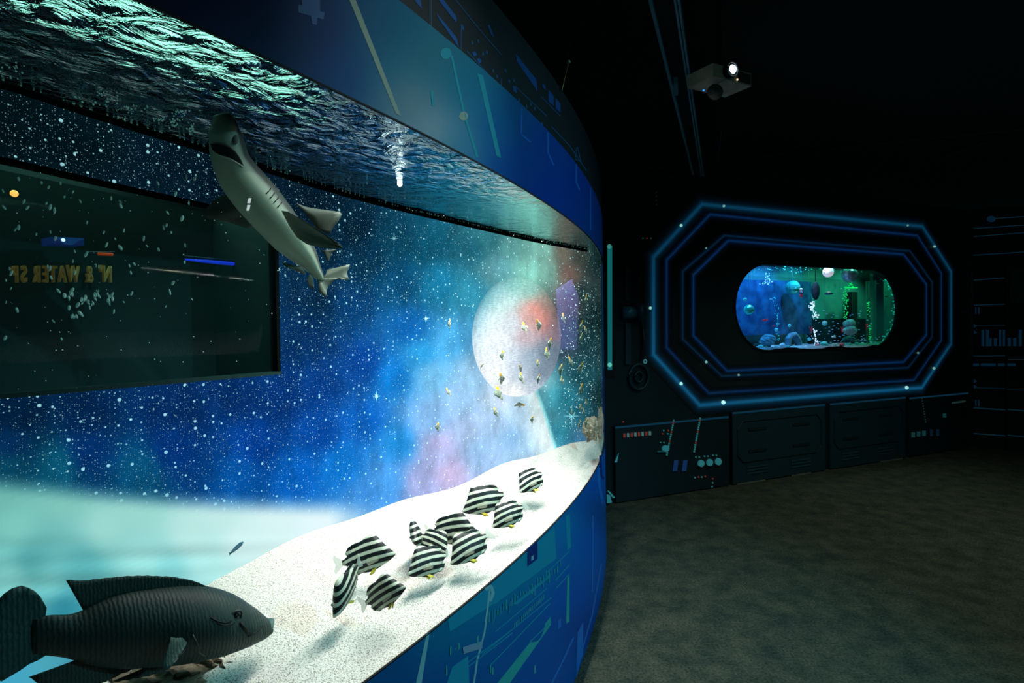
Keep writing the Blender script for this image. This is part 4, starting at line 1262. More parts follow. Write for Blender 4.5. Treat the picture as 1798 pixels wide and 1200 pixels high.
# ------------------------------------------------------------------ moony shoal
def build_moony():
    root = bpy.data.objects.new('diamond_fish', None); root.empty_display_size = .03; COL.objects.link(root)
    sk = mat('silver_skin', (112, 122, 106), .4, spec=.4)
    xs = np.linspace(-.42, .5, 20)
    tp = smooth1(interp_curve([(-.42, .05), (-.3, .12), (-.05, .38), (.12, .42), (.3, .26), (.44, .10), (.5, .02)], xs))
    bt = smooth1(interp_curve([(-.42, -.05), (-.3, -.12), (-.05, -.38), (.12, -.40), (.3, -.24), (.44, -.10), (.5, -.03)], xs))
    hw = np.interp(xs, [-.42, -.2, .1, .35, .5], [.02, .06, .10, .08, .02])
    loft('body', xs, tp, bt, hw, sk, root, 14)
    yl = mat('orange_fin', (235, 170, 40), .5)
    fin('dorsal_fin', [(-.25, .14), (.1, .41)], [(-.34, .44), (-.16, .72), (.08, .44)], yl, root, 8, 4, .008, .02)
    fin('anal_fin', [(-.25, -.14), (.1, -.39)], [(-.34, -.42), (-.18, -.68), (.08, -.42)], mat('grey_fin', (120, 128, 105), .5), root, 8, 4, .008, .02)
    fin('tail_fin', [(-.41, .05), (-.41, -.05)], [(-.62, .2), (-.56, 0), (-.62, -.2)], mat('pale_fin', (205, 205, 160), .5), root, 8, 4, .006, .02)
    local('eye', MB().ball((.34, .07, .06), .04, 8, 6), mat('fish_eye', (0, 0, 0)), root)
    local('eye', MB().ball((.34, -.07, .06), .04, 8, 6), mat('fish_eye', (0, 0, 0)), root)
    return root
MOONY = [  # x, y, height px, heading, yaw, frac, what sets it apart
 (920, 575, 17, 190, 25, .6, 'dark olive diamond fish before the moon, left of the pink blush'),
 (946, 571, 19, 10, 35, .55, 'yellow finned diamond fish right on the pink blush of the moon'),
 (965, 604, 20, 160, 50, .6, 'upper of two diamond fish one above the other at the moon right side'),
 (960, 622, 20, 195, 45, .6, 'white diamond fish, lower of two at the moon right side'),
 (881, 624, 16, 170, 30, .6, 'dark diamond fish alone left of the moon centre'),
 (846, 643, 11, 150, 60, .7, 'tiny sliver of a diamond fish on the moon left rim'),
 (944, 639, 13, 185, 40, .7, 'small pale diamond fish at the moon centre right'),
 (914, 647, 13, 20, 40, .65, 'upper diamond fish of the close pair on the moon lower half'),
 (915, 664, 19, 190, 45, .6, 'yellow tipped lower diamond fish of the close pair on the moon'),
 (881, 665, 18, 10, 20, .55, 'green grey diamond fish at the moon lower left'),
 (875, 691, 24, 200, 25, .45, 'large yellow finned diamond fish across the moon bottom left rim'),
 (945, 666, 16, 180, 55, .6, 'pale diamond fish near the moon lower right rim'),
 (984, 650, 20, 170, 50, .6, 'diamond fish just outside the moon lower right rim'),
 (1002, 635, 18, 195, 55, .55, 'white diamond fish right of the moon, below the violet reflection'),
 (1019, 646, 20, 160, 50, .5, 'long pale diamond fish right of the moon in the dark water'),
 (989, 560, 17, 185, 40, .6, 'diamond fish glinting before the violet reflection, its lower left'),
 (1020, 574, 20, 170, 60, .5, 'slim diamond fish right of the violet reflection, upper of three'),
 (1028, 580, 14, 190, 55, .45, 'small diamond fish right of the violet reflection, middle of three'),
 (1020, 595, 18, 175, 60, .5, 'slim diamond fish right of the violet reflection, lowest of three'),
 (1020, 685, 22, 165, 55, .5, 'pale diamond fish in dark water level with the moon bottom'),
 (912, 711, 18, 100, 35, .55, 'yellow tipped diamond fish below the moon'),
 (870, 725, 17, 200, 45, .5, 'dark diamond fish below and left of the moon'),
 (934, 737, 12, 180, 30, .6, 'small greenish diamond fish on the white column'),
 (787, 689, 15, 210, 45, .5, 'dark diamond fish far left of the moon on the pale cloud'),
 (768, 750, 15, 170, 25, .5, 'olive diamond fish lowest at the left on the pale cloud'),
 (789, 569, 17, 180, 60, .5, 'pale diamond fish on the blue left of the moon'),
 (987, 669, 14, 190, 50, .6, 'faint diamond fish touching the white column top'),
 (1029, 709, 14, 185, 60, .45, 'sliver of a diamond fish near the dark right end, above the rocks'),
 (1019, 717, 12, 170, 45, .5, 'small diamond fish above the rocks, left of the sliver'),
 (1025, 724, 13, 190, 60, .45, 'thin diamond fish above the rocks, below the sliver'),
 (1004, 726, 11, 180, 55, .6, 'small diamond fish on the star flare left of the rocks'),
 (1017, 747, 16, 175, 65, .5, 'thin upright diamond fish just left of the rocks'),
 (1029, 744, 15, 160, 50, .45, 'pale diamond fish touching the left rock top'),
 (1029, 527, 16, 190, 55, .45, 'pale diamond fish high in the dark right end of the tank'),
]
proto = build_moony()
for i, (x, y, hpx, hd, yw, fr_, lab) in enumerate(MOONY):
    o = proto if i == 0 else copy_tree(proto)
    tag(o, lab, 'fish', 'diamond shaped fish shoaling by the moon')
    P = inside(x, y, fr_)
    d = P.y
    place(o, P, hpx * d / F / 1.15, hd, yw * .75 + 28, (i * 37) % 24 - 12)

# sheet standing in for a violet reflection right of the moon
quad = [(976, 509), (1003, 491), (1015, 520), (1012, 614), (983, 613), (979, 560)]
fr_q = [.55, .55, .5, .5, .55, .55]
P = [inside(x, y, f) for (x, y), f in zip(quad, fr_q)]
pl = MB().prism(P, (.002, -.004, 0)).build('reflection_sheet', mat('reflection_violet', (150, 140, 220), .05, alpha=.09, spec=.8, emit=(110, 110, 200), es=.03), None)
tag(pl, 'violet sheet standing in for a reflection right of the moon', 'sheet')

# rocks
rm = mat('rock_pale', (176, 168, 146), .9, noise=(22, (120, 112, 92)), bump=(30, .8, .02))
def rock_thing(name, label, x, y, wpx, hpx, f, m, seed, cat='rock'):
    P = inside(x, y, f)
    d = P.y
    o = rock(MB(), P, wpx * d / F / 2 * 1.25, (1, .7, hpx / wpx), seed, 22, 16, .9).build(name, m, None, False, loc=P)
    return tag(o, label, cat)
rock_thing('rock', 'pale rough rock at the far right end of the sand', 1038, 755, 25, 34, .45, rm, 3)
rock_thing('rock', 'narrow tall rock against the far right end of the acrylic', 1054, 748, 9, 50, .3, rm, 5)
rock_thing('rock', 'brown rock under the belly of the big wrasse', 372, 1178, 70, 50, .45, mat('rock_brown', (120, 104, 84), .9, noise=(25, (70, 60, 46)), bump=(30, .8, .02)), 8)
rock_thing('rock', 'flat brown stone below the big wrasse, left of the larger brown rock', 270, 1200, 120, 36, .5, mat('rock_brown', (0, 0, 0)), 12)
# point on the sand where a fish shadow falls; nothing is built
d = sand_hit(632, 1132)
P = Vector((0, 0, EYE)) + ray(632, 1132) * d
# ================================================================== PRINTS ON THE CURVED FRONT
def on_gl(x, y, off):
    return on_glass(x, y, .004 + off * .25)
def on_hd(x, y, off):
    return on_glass(x, y, -.002 + off * .3)
pt_tan = mat('print_tan', (104, 124, 112), .5)
pt_teal = mat('print_teal', (40, 160, 160), .45)
pt_teal2 = mat('print_teal_dim', (14, 140, 172), .45)
pt_pale = mat('print_pale', (130, 180, 190), .45)
pt_blue = mat('print_blue', (20, 110, 200), .45)
pt_navy = mat('print_navy', (4, 50, 120), .45)
up_blue = mat('print_blue_upper', (8, 78, 150), .5)
up_teal = mat('print_teal_upper', (16, 112, 128), .5)
hd_blue = mat('print_header_blue', (10, 60, 112), .5)
hd_line = mat('print_header_line', (20, 60, 90), .5)
# upper wrap
patch('printed_bar', [(612, -4), (623, -4), (704, 204), (695, 199)], pt_tan, up, on_gl, 12)
pline('printed_line', [(793, 98), (815, 200), (838, 276)], 4, up_teal, up, on_gl)
pdisc('printed_dot', 783, 94, 10, up_teal, up, on_gl)
pdisc('printed_dot', 814, 204, 8, pt_tan, up, on_gl)
patch('printed_bar', [(838, 128), (848, 133), (880, 278), (872, 274)], up_teal, up, on_gl, 10)
pline('printed_tick', [(916, 190), (915, 236), (932, 250)], 3, up_blue, up, on_gl)
pline('printed_tick', [(962, 232), (962, 268), (972, 290)], 3, up_blue, up, on_gl)
pline('printed_tick', [(1012, 288), (1012, 320), (1018, 334)], 2.5, up_blue, up, on_gl)
pline('printed_line', [(1037, 330), (1037, 404)], 2, up_blue, up, on_gl)
pline('printed_line', [(758, 160), (761, 186)], 5, up_teal, up, on_gl)
for q in ([(530, -5), (562, -5), (562, 20), (530, 10)], [(524, 8), (570, 22), (568, 34), (524, 22)], [(545, 20), (558, 26), (556, 44), (548, 42)]):
    patch('printed_block', q, mat('print_blue_dim', (4, 70, 120), .5), up, on_gl, 3, 3)
# header
for q in ([(905, 93), (908, 108), (944, 161), (942, 140)], [(963, 157), (972, 168), (972, 186), (963, 178)], [(975, 172), (984, 182), (984, 198), (976, 190)], [(766, 22), (771, 34), (806, 84), (802, 66)],
          [(768, -3), (777, -3), (802, 30), (801, 40)], [(726, -3), (738, -3), (741, 16), (732, 6)], [(829, 92), (834, 90), (838, 96), (833, 100)], [(837, 104), (842, 102), (846, 108), (841, 112)],
          [(856, 44), (860, 44), (868, 66), (862, 60)], [(952, 146), (957, 150), (959, 158), (953, 154)], [(900, 150), (906, 152), (908, 164), (901, 160)], [(810, 42), (814, 46), (814, 54), (810, 50)]):
    patch('printed_block', q, hd_blue, wl, on_hd, 4, 2)
for p in ([(757, -3), (757, 64)], [(810, 42), (810, 104)], [(798, -3), (842, 52), (880, 96)], [(820, 90), (868, 142), (912, 194)], [(905, 152), (960, 204)], [(950, 170), (984, 204)], [(880, 138), (880, 158)], [(968, 222), (1000, 256), (1030, 300)],
          [(1013, 258), (1010, 280), (1020, 284), (1014, 258)]):
    pline('printed_line', p, 1.6, hd_line, wl, on_hd)
for k in range(14):
    x = 826 + k * 9.5 + random.uniform(-3, 3); y = 62 + k * 10 + random.uniform(-8, 22)
    patch('printed_tick', [(x, y), (x + 3, y + 2), (x + 3, y + 8), (x, y + 6)], hd_line, wl, on_hd, 1, 1)
# lower wrap
patch('printed_block', [(1000, 902), (1003, 962), (868, 1062), (862, 1026)], pt_teal2, lp, on_gl, 10, 4)
patch('printed_block', [(862, 1026), (868, 1060), (790, 1110), (786, 1086)], pt_teal2, lp, on_gl, 8, 3)
patch('printed_block', [(926, 964), (944, 950), (944, 982), (926, 996)], pt_navy, lp, on_gl, 3, 2, .005)
patch('printed_tick', [(933, 978), (937, 975), (937, 983), (933, 985)], pt_pale, lp, on_gl, 1, 1, .007)
patch('printed_bar', [(749, 1114), (755, 1110), (740, 1202), (730, 1202)], pt_pale, lp, on_gl, 8)
pline('printed_line', [(860, 1036), (851, 1110), (838, 1160), (832, 1202)], 3.2, pt_pale, lp, on_gl)
pline('printed_line', [(852, 1036), (862, 1030), (866, 1042), (860, 1056)], 6, pt_pale, lp, on_gl, .006)
patch('printed_block', [(813, 1137), (847, 1126), (847, 1139), (814, 1149)], mat('print_greyblue', (128, 150, 176), .5), lp, on_gl, 3, 2, .006)
patch('printed_bar', [(967, 1083), (967, 1098), (894, 1202), (872, 1202)], pt_teal, lp, on_gl, 8)
patch('printed_bar', [(966, 1008), (966, 1014), (908, 1062), (900, 1062)], pt_teal2, lp, on_gl, 6, 2, .006)
patch('printed_bar', [(996, 1016), (1000, 1010), (1000, 1092), (994, 1096)], pt_teal, lp, on_gl, 3, 6)
patch('printed_bar', [(980, 1090), (985, 1086), (985, 1100), (980, 1106)], pt_blue, lp, on_gl, 1, 2)
for k in range(26):
    x = 858 + k * 5.0; y = 1082 - k * 3.7 + random.uniform(-6, 6); h = random.uniform(6, 22)
    patch('printed_tick', [(x, y), (x + 2.0, y - 1.4), (x + 2.0, y + h - 1.4), (x, y + h)], pt_teal2 if k % 3 else pt_teal, lp, on_gl, 1, 3, .006)
for k in range(17):
    x = 902 + k * 2.3 * 1.4; y = 1096 - k * 2.25 * 1.4
    patch('printed_tick', [(x, y), (x + 2.1, y - 1.6), (x + 2.1, y + 6.4), (x, y + 8)], pt_teal2, lp, on_gl, 1, 1, .006)
for a, b_ in (((800, 1180), (905, 1102)), ((790, 1196), (900, 1112)), ((846, 1150), (968, 1050)), ((860, 1170), (966, 1060)), ((960, 1006), (1000, 968)), ((930, 1128), (968, 1092)), ((870, 1110), (960, 1034)), ((975, 1020), (1000, 992)), ((976, 1034), (1000, 1008))):
    pline('printed_line', [a, b_], 1.8, pt_teal2, lp, on_gl, .006)
patch('printed_block', [(794, 1172), (822, 1152), (824, 1202), (784, 1202)], pt_teal2, lp, on_gl, 4, 4, .004)
for x, y, h in ((790, 1136, 16), (805, 1130, 12), (783, 1170, 18), (860, 1170, 14), (864, 1174, 12), (838, 1118, 16), (938, 1170, 14)):
    patch('printed_tick', [(x, y), (x + 2.5, y - 2), (x + 2.5, y + h - 2), (x, y + h)], pt_teal, lp, on_gl, 1, 2, .006)
pline('printed_line', [(1041, 905), (1041, 960), (1040, 1040)], 2.2, pt_blue, lp, on_gl)
pline('printed_line', [(1056, 990), (1040, 1080), (1020, 1150), (1010, 1202)], 2.4, pt_blue, lp, on_gl)
pline('printed_line', [(1007, 1120), (990, 1158), (968, 1202)], 3, pt_blue, lp, on_gl)
patch('printed_block', [(1014, 1112), (1024, 1092), (1024, 1150), (1012, 1180)], pt_blue, lp, on_gl, 3, 4)
pline('printed_line', [(1051, 822), (1052, 850), (1058, 880), (1061, 890)], 5, pt_blue, lp, on_gl)
pline('printed_line', [(1054, 800), (1056, 836), (1060, 842)], 4, pt_navy, lp, on_gl)

# ================================================================== FAR WALL with the oval tank window
sL, zTop = far_sz(1340, 466); _, zB_ = far_sz(1345, 614)
s0, zc = far_sz(1292, 541)
s1, _ = far_sz(1576, 541)
_, zt_ = far_sz(1434, 469.5); _, zb_ = far_sz(1434, 612.5)
zc = (zt_ + zb_) / 2; rad = (zt_ - zb_) / 2
def stadium(off, grow=0.0, n=18):
    P = []
    r = rad + grow
    for k in range(n + 1):
        a = -math.pi / 2 + math.pi * k / n
        P.append((s1 - rad + r * math.cos(a), zc + r * math.sin(a)))
    for k in range(n + 1):
        a = math.pi / 2 + math.pi * k / n
        P.append((s0 + rad + r * math.cos(a), zc + r * math.sin(a)))
    return [fwp(s, z, off) for s, z in P]
wall_m = mat('wall_print', (22, 44, 48), .7, spec=.2, noise=(1.6, (13, 28, 32)))
bm = bmesh.new()
outer = [bm.verts.new(fwp(s, z)) for s, z in ((-.4, 0), (FLEN, 0), (FLEN, FTOP), (-.4, FTOP))]
inner = [bm.verts.new(p) for p in stadium(0)]
eds = [bm.edges.new((a, b)) for lp_ in (outer, inner) for a, b in zip(lp_, lp_[1:] + lp_[:1])]
bmesh.ops.triangle_fill(bm, edges=eds, use_beauty=True)
bmesh.ops.recalc_face_normals(bm, faces=bm.faces)
me = bpy.data.meshes.new('wall_back'); bm.to_mesh(me); bm.free()
wb = bpy.data.objects.new('wall_back', me); COL.objects.link(wb); me.materials.append(wall_m); struct(wb)
# wall top cap
tp_ = [fwp(s, FTOP, o) for s, o in ((-.4, .0), (FLEN, .0), (FLEN, -.12), (-.4, -.12))]
MB().prism(tp_, (0, 0, -.03)).build('top_rail', mat('wall_edge', (30, 40, 40), .6), wb)

def on_fw(x, y, off):
    return on_far(x, y, off)
def glow(name, rgb, es, base=None):
    return mat(name, base or rgb, .5, emit=rgb, es=es)
# octagon rings: glow and soft halo painted into an emissive band
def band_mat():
    if 'painted_glow_band' in MATS: return MATS['painted_glow_band']
    m = mat('painted_glow_band', (10, 22, 26), .5)
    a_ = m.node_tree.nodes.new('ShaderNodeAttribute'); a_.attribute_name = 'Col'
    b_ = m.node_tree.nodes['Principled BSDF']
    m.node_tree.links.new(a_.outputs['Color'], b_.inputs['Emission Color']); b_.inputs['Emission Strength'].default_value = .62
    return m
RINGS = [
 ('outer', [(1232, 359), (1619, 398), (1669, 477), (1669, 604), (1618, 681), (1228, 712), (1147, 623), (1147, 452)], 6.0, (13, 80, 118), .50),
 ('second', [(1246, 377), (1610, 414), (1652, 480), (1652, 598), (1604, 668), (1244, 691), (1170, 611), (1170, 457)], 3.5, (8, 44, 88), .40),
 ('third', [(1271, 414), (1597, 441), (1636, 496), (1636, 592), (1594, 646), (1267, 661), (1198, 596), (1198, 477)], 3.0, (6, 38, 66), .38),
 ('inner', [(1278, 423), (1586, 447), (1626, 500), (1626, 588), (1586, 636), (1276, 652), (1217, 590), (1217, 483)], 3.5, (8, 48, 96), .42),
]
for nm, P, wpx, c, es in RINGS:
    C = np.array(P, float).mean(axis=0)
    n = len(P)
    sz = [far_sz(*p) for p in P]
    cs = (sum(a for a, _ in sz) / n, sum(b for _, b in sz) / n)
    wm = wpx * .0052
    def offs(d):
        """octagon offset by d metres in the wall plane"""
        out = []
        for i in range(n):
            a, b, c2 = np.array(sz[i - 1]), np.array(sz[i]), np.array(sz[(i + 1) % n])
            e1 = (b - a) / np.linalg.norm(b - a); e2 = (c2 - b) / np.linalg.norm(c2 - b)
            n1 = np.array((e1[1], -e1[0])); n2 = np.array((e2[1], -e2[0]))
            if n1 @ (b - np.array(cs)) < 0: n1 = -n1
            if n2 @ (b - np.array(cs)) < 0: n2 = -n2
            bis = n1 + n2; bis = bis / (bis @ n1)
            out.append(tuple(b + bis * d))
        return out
    # halo falloff painted across the band, brightest along its middle
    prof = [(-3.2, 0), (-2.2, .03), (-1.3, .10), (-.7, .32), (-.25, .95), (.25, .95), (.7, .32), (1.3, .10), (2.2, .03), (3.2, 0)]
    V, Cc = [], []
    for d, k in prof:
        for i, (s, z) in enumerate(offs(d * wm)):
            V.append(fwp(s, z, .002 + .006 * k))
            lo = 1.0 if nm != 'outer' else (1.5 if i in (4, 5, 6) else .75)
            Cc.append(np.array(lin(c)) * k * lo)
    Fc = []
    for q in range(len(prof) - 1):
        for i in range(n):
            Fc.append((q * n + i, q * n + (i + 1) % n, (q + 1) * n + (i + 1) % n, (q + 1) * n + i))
    o = obj('painted_glow_band', V, Fc, band_mat(), wb)
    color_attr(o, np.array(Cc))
def spark(x, y, r, c, es, surf=on_fw, par=None):
    p = surf(x, y, .014)
    d = p.y
    MB().ball(p, r * d / F, 10, 6).build('glow_point', glow('spark_%d_%d' % (c[0], int(es * 10)), c, es), par or wb, True)
for x, y, r, es in ((1271, 362, 2.2, .6), (1196, 396, 2.6, .8), (1142, 541, 2.6, .8), (1196, 674, 3.0, 1.2), (1270, 707, 3.6, 1.6), (1592, 681, 3.0, 1.0), (1640, 647, 2.2, .5), (1641, 433, 2.2, .5), (1594, 396, 1.8, .3), (1240, 636, 2.4, .5), (1297, 659, 2.0, .4), (1240, 436, 1.8, .25), (1612, 620, 1.8, .3)):
    spark(x, y, r, (150, 220, 210), es)
# vertical light strip by the tank's end
patch('light_strip', [(1066.5, 432), (1075, 432), (1075, 650), (1067, 650)], glow('strip_teal', (14, 96, 100), .9, (6, 30, 34)), wb, on_fw, 1, 4, .008)
patch('printed_band', [(1063, 405), (1080, 405), (1080, 664), (1063, 664)], mat('band_black', (0, 0, 0)), wb, on_fw, 1, 4, .004)  # plain black band around the strip
spark(1070, 433, 4, (60, 150, 140), .7); spark(1070.5, 641, 4, (90, 190, 170), .9)
# strut with pivot and ring beside the light strip
pm = mat('strut_print', (30, 62, 72), .45, .3)
pm2 = mat('strut_light', (60, 110, 124), .4, .3)
def wbox(name, x0, y0, x1, y1, m, par, off0=.002, dep=.03):
    P = [on_far(x0, y0), on_far(x1, y0), on_far(x1, y1), on_far(x0, y1)]
    N3 = Vector((FN.x, FN.y, 0))
    return MB().prism([p + N3 * off0 for p in P], N3 * dep).build(name, m, par)
wbox('strut_rail', 1096, 568, 1105, 640, pm, wb, .002, .02)
wbox('strut_rail', 1096, 470, 1104, 528, mat('strut_dark', (16, 36, 42), .5), wb, .002, .012)
pa, pb_ = on_far(1093, 549, .03), on_far(1114, 549, .03)
MB().tube([pa, pb_], .055, 16).build('pivot_cylinder', pm2, wb, True)
MB().tube([on_far(1114, 549, .03), on_far(1126, 547, .03)], [.095, .075], 16).build('pivot_hub', pm, wb, True)
MB().tube([on_far(1120, 500, .02), on_far(1128, 470, .02)], .012, 8).build('piston_rod', pm, wb, True)
MB().tube([on_far(1126, 560, .02), on_far(1130, 596, .02), on_far(1127, 632, .02)], .012, 8).build('piston_rod', pm, wb, True)
def ring_on(name, x, y, rpx, w_, m, off=.015):
    s, z = far_sz(x, y)
    d = on_far(x, y).y
    R_ = rpx * d / F
    MB().tube([fwp(s + R_ * math.cos(a) * .9, z + R_ * math.sin(a), off) for a in np.linspace(0, 2 * math.pi, 25)], w_, 6, False).build(name, m, wb, True)
ring_on('wheel', 1120, 662, 22, .014, pm)
ring_on('wheel', 1120, 662, 9, .010, pm)
ring_on('bolt_ring', 1131, 635, 3.2, .006, glow('bolt_glow', (80, 150, 160), .35))
for k, c in enumerate(((20, 90, 80), (110, 40, 36), (20, 90, 80))):
    spark(1129 + k * 7, 418.5, 1.2, c, .6)
for k in range(4):
    spark(1152, 338 + k * 7, .9, (16, 50, 50), .5)
wbox('strut_rail', 1683, 546, 1693, 551, pm, wb, .002, .015)
wbox('strut_rail', 1684, 554, 1690, 620, mat('strut_dark', (0, 0, 0)), wb, .002, .012)

# control consoles along the foot of the far wall
con = mat('console_dark', (20, 40, 46), .5, spec=.3)
con2 = mat('console_panel_face', (26, 56, 66), .45, spec=.3)
edge = glow('console_edge', (10, 46, 66), .7, (20, 60, 80))
def foot_y(x):
    return 885 - (x - 1068) * (99 / 632)
def console(x0, y0, x1, y1, m):
    s_a, z_a = far_sz(x0, y0); s_b, z_b = far_sz(x1, y1)
    zt2 = (z_a + z_b) / 2
    N3 = Vector((FN.x, FN.y, 0))
    P = [fwp(s_a, .012), fwp(s_b, .012), fwp(s_b, zt2), fwp(s_a, zt2)]
    MB().prism(P, N3 * .035).build('console', m, wb)
    E_ = [fwp(s_a, zt2 - .018, .036), fwp(s_b, zt2 - .018, .036), fwp(s_b, zt2, .036), fwp(s_a, zt2, .036)]
    MB().prism(E_, N3 * .004).build('console_edge', edge, wb)
    return s_a, s_b, zt2
console(1076, 752, 1274, 727, con)
p1 = console(1281, 724, 1443, 709, con2)
p2 = console(1452, 708, 1584, 697, con2)
console(1591, 697, 1694, 690, con)
for sa, sb, zt2 in (p1, p2):
    # raised frame with cut corners on each panel, and two louvre blocks
    h = zt2
    a, b_, c_, d_ = sa + .06, sb - .06, h * .30, h * .86
    k = .07
    poly = [(a + k, c_), (b_ - k, c_), (b_, c_ + k), (b_, d_ - k), (b_ - k, d_), (a + k, d_), (a, d_ - k), (a, c_ + k)]
    pts_ = [fwp(s, z, .037) for s, z in poly]
    MB().tube(pts_ + [pts_[0]], .006, 6).build('panel_frame', con, wb)
    for q in (.25, .72):
        cx_ = sa + (sb - sa) * q
        for j in range(2):
            zz = h * (.74 - .30 * j)
            MB().prism([fwp(cx_ - .12, zz - .01, .0355), fwp(cx_ + .12, zz - .01, .0355), fwp(cx_ + .12, zz + .012, .0355), fwp(cx_ - .12, zz + .012, .0355)], Vector((FN.x, FN.y, 0)) * .008).build('louvre', con, wb)
        for j in range(3):
            zz = h * (.22 - .045 * j)
            MB().prism([fwp(cx_ - .14, zz - .006, .0355), fwp(cx_ + .14, zz - .006, .0355), fwp(cx_ + .14, zz + .006, .0355), fwp(cx_ - .14, zz + .006, .0355)], Vector((FN.x, FN.y, 0)) * .006).build('louvre', mat('louvre_pale', (36, 76, 86), .5), wb)  # lower slats paler than the upper ones
red_l, teal_l = glow('led_red', (120, 50, 40), .5), glow('led_teal', (44, 120, 120), .5)
def cpt(x, y):
    return on_far(x, y, .042)
def led(x, y, w_, h_, m, name='indicator'):
    P = [cpt(x - w_ / 2, y - h_ / 2), cpt(x + w_ / 2, y - h_ / 2), cpt(x + w_ / 2, y + h_ / 2), cpt(x - w_ / 2, y + h_ / 2)]
    MB().prism(P, Vector((FN.x, FN.y, 0)) * .006).build(name, m, wb)
for k in range(16):          # two dashed columns of indicator lights
    f = k / 15
    led(1182.5 - 12 * f, 739 + 60 * f, 2.2, 3.0, red_l if k % 4 in (1,) else teal_l)
    led(1229 - 10.5 * f, 735 + 58 * f, 2.2, 3.0, red_l if k % 5 in (1,) else teal_l)
for k in range(8):
    led(1096 + k * 6.4, 765.0 - k * .55, 3.4, 7, red_l if k % 2 == 0 else glow('led_pale', (80, 120, 120), .5))
for x, y, m in ((1165, 756, teal_l), (1173, 756, red_l), (1163, 762, red_l), (1172, 762, teal_l), (1220, 839, teal_l), (1226, 838, red_l), (1232, 838, teal_l), (1238, 837, red_l), (1251, 841, red_l), (1251, 848, teal_l), (1250, 855, teal_l), (1094, 741, red_l)):
    led(x, y, 2, 2.4, m)
kn = glow('knob_teal', (50, 130, 140), .42)
def knob(x, y, r, ry):
    p = cpt(x, y)
    s, z = far_sz(x, y)
    d = p.y
    P = [fwp(s + r * d / F / .72 * math.cos(a), z + ry * d / F * math.sin(a), .040) for a in np.linspace(0, 2 * math.pi, 14, endpoint=False)]
    MB().prism(P, Vector((FN.x, FN.y, 0)) * .02).build('knob', kn, wb)
    led(x - 3, y - ry - 3, 2, 2, teal_l); led(x + 3, y - ry - 3, 2, 2, teal_l)
for x in (1224.5, 1239.5, 1254.5):
    knob(x, 812 - (x - 1224) * .1, 4.4, 6)
knob(1162.5, 786, 5, 5.5)
led(1162, 793, 16, 2.4, mat('slider_teal', (30, 90, 96), .5, emit=(20, 80, 84), es=.3), 'slider')
bl = glow('key_blue', (20, 50, 96), .5)
for x in (1185, 1201):
    P = [cpt(x - 4, 828), cpt(x + 3.5, 827), cpt(x + 5.5, 808), cpt(x - 1.5, 808.5)]
    MB().prism(P, Vector((FN.x, FN.y, 0)) * .006).build('key', bl, wb)
P = [cpt(1078.5, 812), cpt(1083, 812), cpt(1086, 796)]
MB().prism(P, Vector((FN.x, FN.y, 0)) * .006).build('pointer', kn, wb)
for poly in ([(1065, 868), (1071, 870), (1074, 883), (1065.5, 884)], [(1066, 862), (1069, 862), (1080, 874), (1076, 875)]):
    MB().prism([cpt(*q) for q in poly], Vector((FN.x, FN.y, 0)) * .005).build('printed_arrow', kn, wb)
kn2 = glow('knob_teal_dim', (24, 70, 74), .42)
for x in (1603, 1612.5, 1622):
    led(x, 764 - (x - 1603) * .15, 5.5, 9, kn2, 'knob')
led(1658, 730, 5, 7, kn2, 'knob')
for k in range(10):
    led(1618.5 + k * .7, 700 + k * 4.6, 1.2, 2, glow('led_dim', (40, 70, 66), .35))
    led(1672 + k * 2.4, 708 - k * .35, 1.3, 3, glow('led_dim', (0, 0, 0), .35))
for x in (1635, 1646):
    led(x, 760, 4.5, 12, glow('key_dim', (12, 34, 50), .4), 'key')
# kick strip pieces showing pale along the carpet edge
kick = mat('kick_strip', (110, 112, 100), .6)
for xa, xb in ((1288, 1338), (1384, 1418), (1540, 1578)):
    sa, _ = far_sz(xa, foot_y(xa) - 2); sb, _ = far_sz(xb, foot_y(xb) - 2)
    struct(MB().prism([fwp(sa, .001, .036), fwp(sb, .001, .036), fwp(sb, .012, .036), fwp(sa, .012, .036)], Vector((FN.x, FN.y, 0)) * .006).build('baseboard_back', kick))

# ------------------------------------------------------------------ third wall with display print
w3 = struct(MB().prism([Vector((TA.x, TA.y, 0)), Vector((TA.x + TE.x * 3.2, TA.y + TE.y * 3.2, 0)), Vector((TA.x + TE.x * 3.2, TA.y + TE.y * 3.2, FTOP)), Vector((TA.x, TA.y, FTOP))], Vector((-TN.x, -TN.y, 0)) * .1).build('wall_right', mat('wall_right_print', (14, 32, 36), .6, noise=(2, (10, 24, 28)))))
hl = glow('hud_line', (14, 62, 80), .28, (20, 60, 80))
hl2 = glow('hud_bar', (14, 54, 80), .28, (20, 60, 90))
def th(v):
    return 340 + v / 2.609
def tx(u):
    return 1660 + u / 2.609
for a, b_, wd_ in ((160, 145, 1.4), (197, 180, 1.4), (283, 268, 1.4), (397, 380, 1.7), (512, 504, 1.5), (606, 601, .8), (745, 743, 1.1), (890, 897, .9), (983, 997, 2.0), (1100, 1117, 1.9)):
    pline('printed_line', [(tx(130), th(a)), (tx(400), th(b_ - (a - b_) * .17))], wd_, hl, w3, on_third, .003)
pline('printed_line', [(tx(222), th(115)), (tx(400), th(103))], 1.4, hl, w3, on_third)
pdisc('printed_dot', tx(210), th(117), 8, hl2, w3, on_third, .004, 14, 5.5)
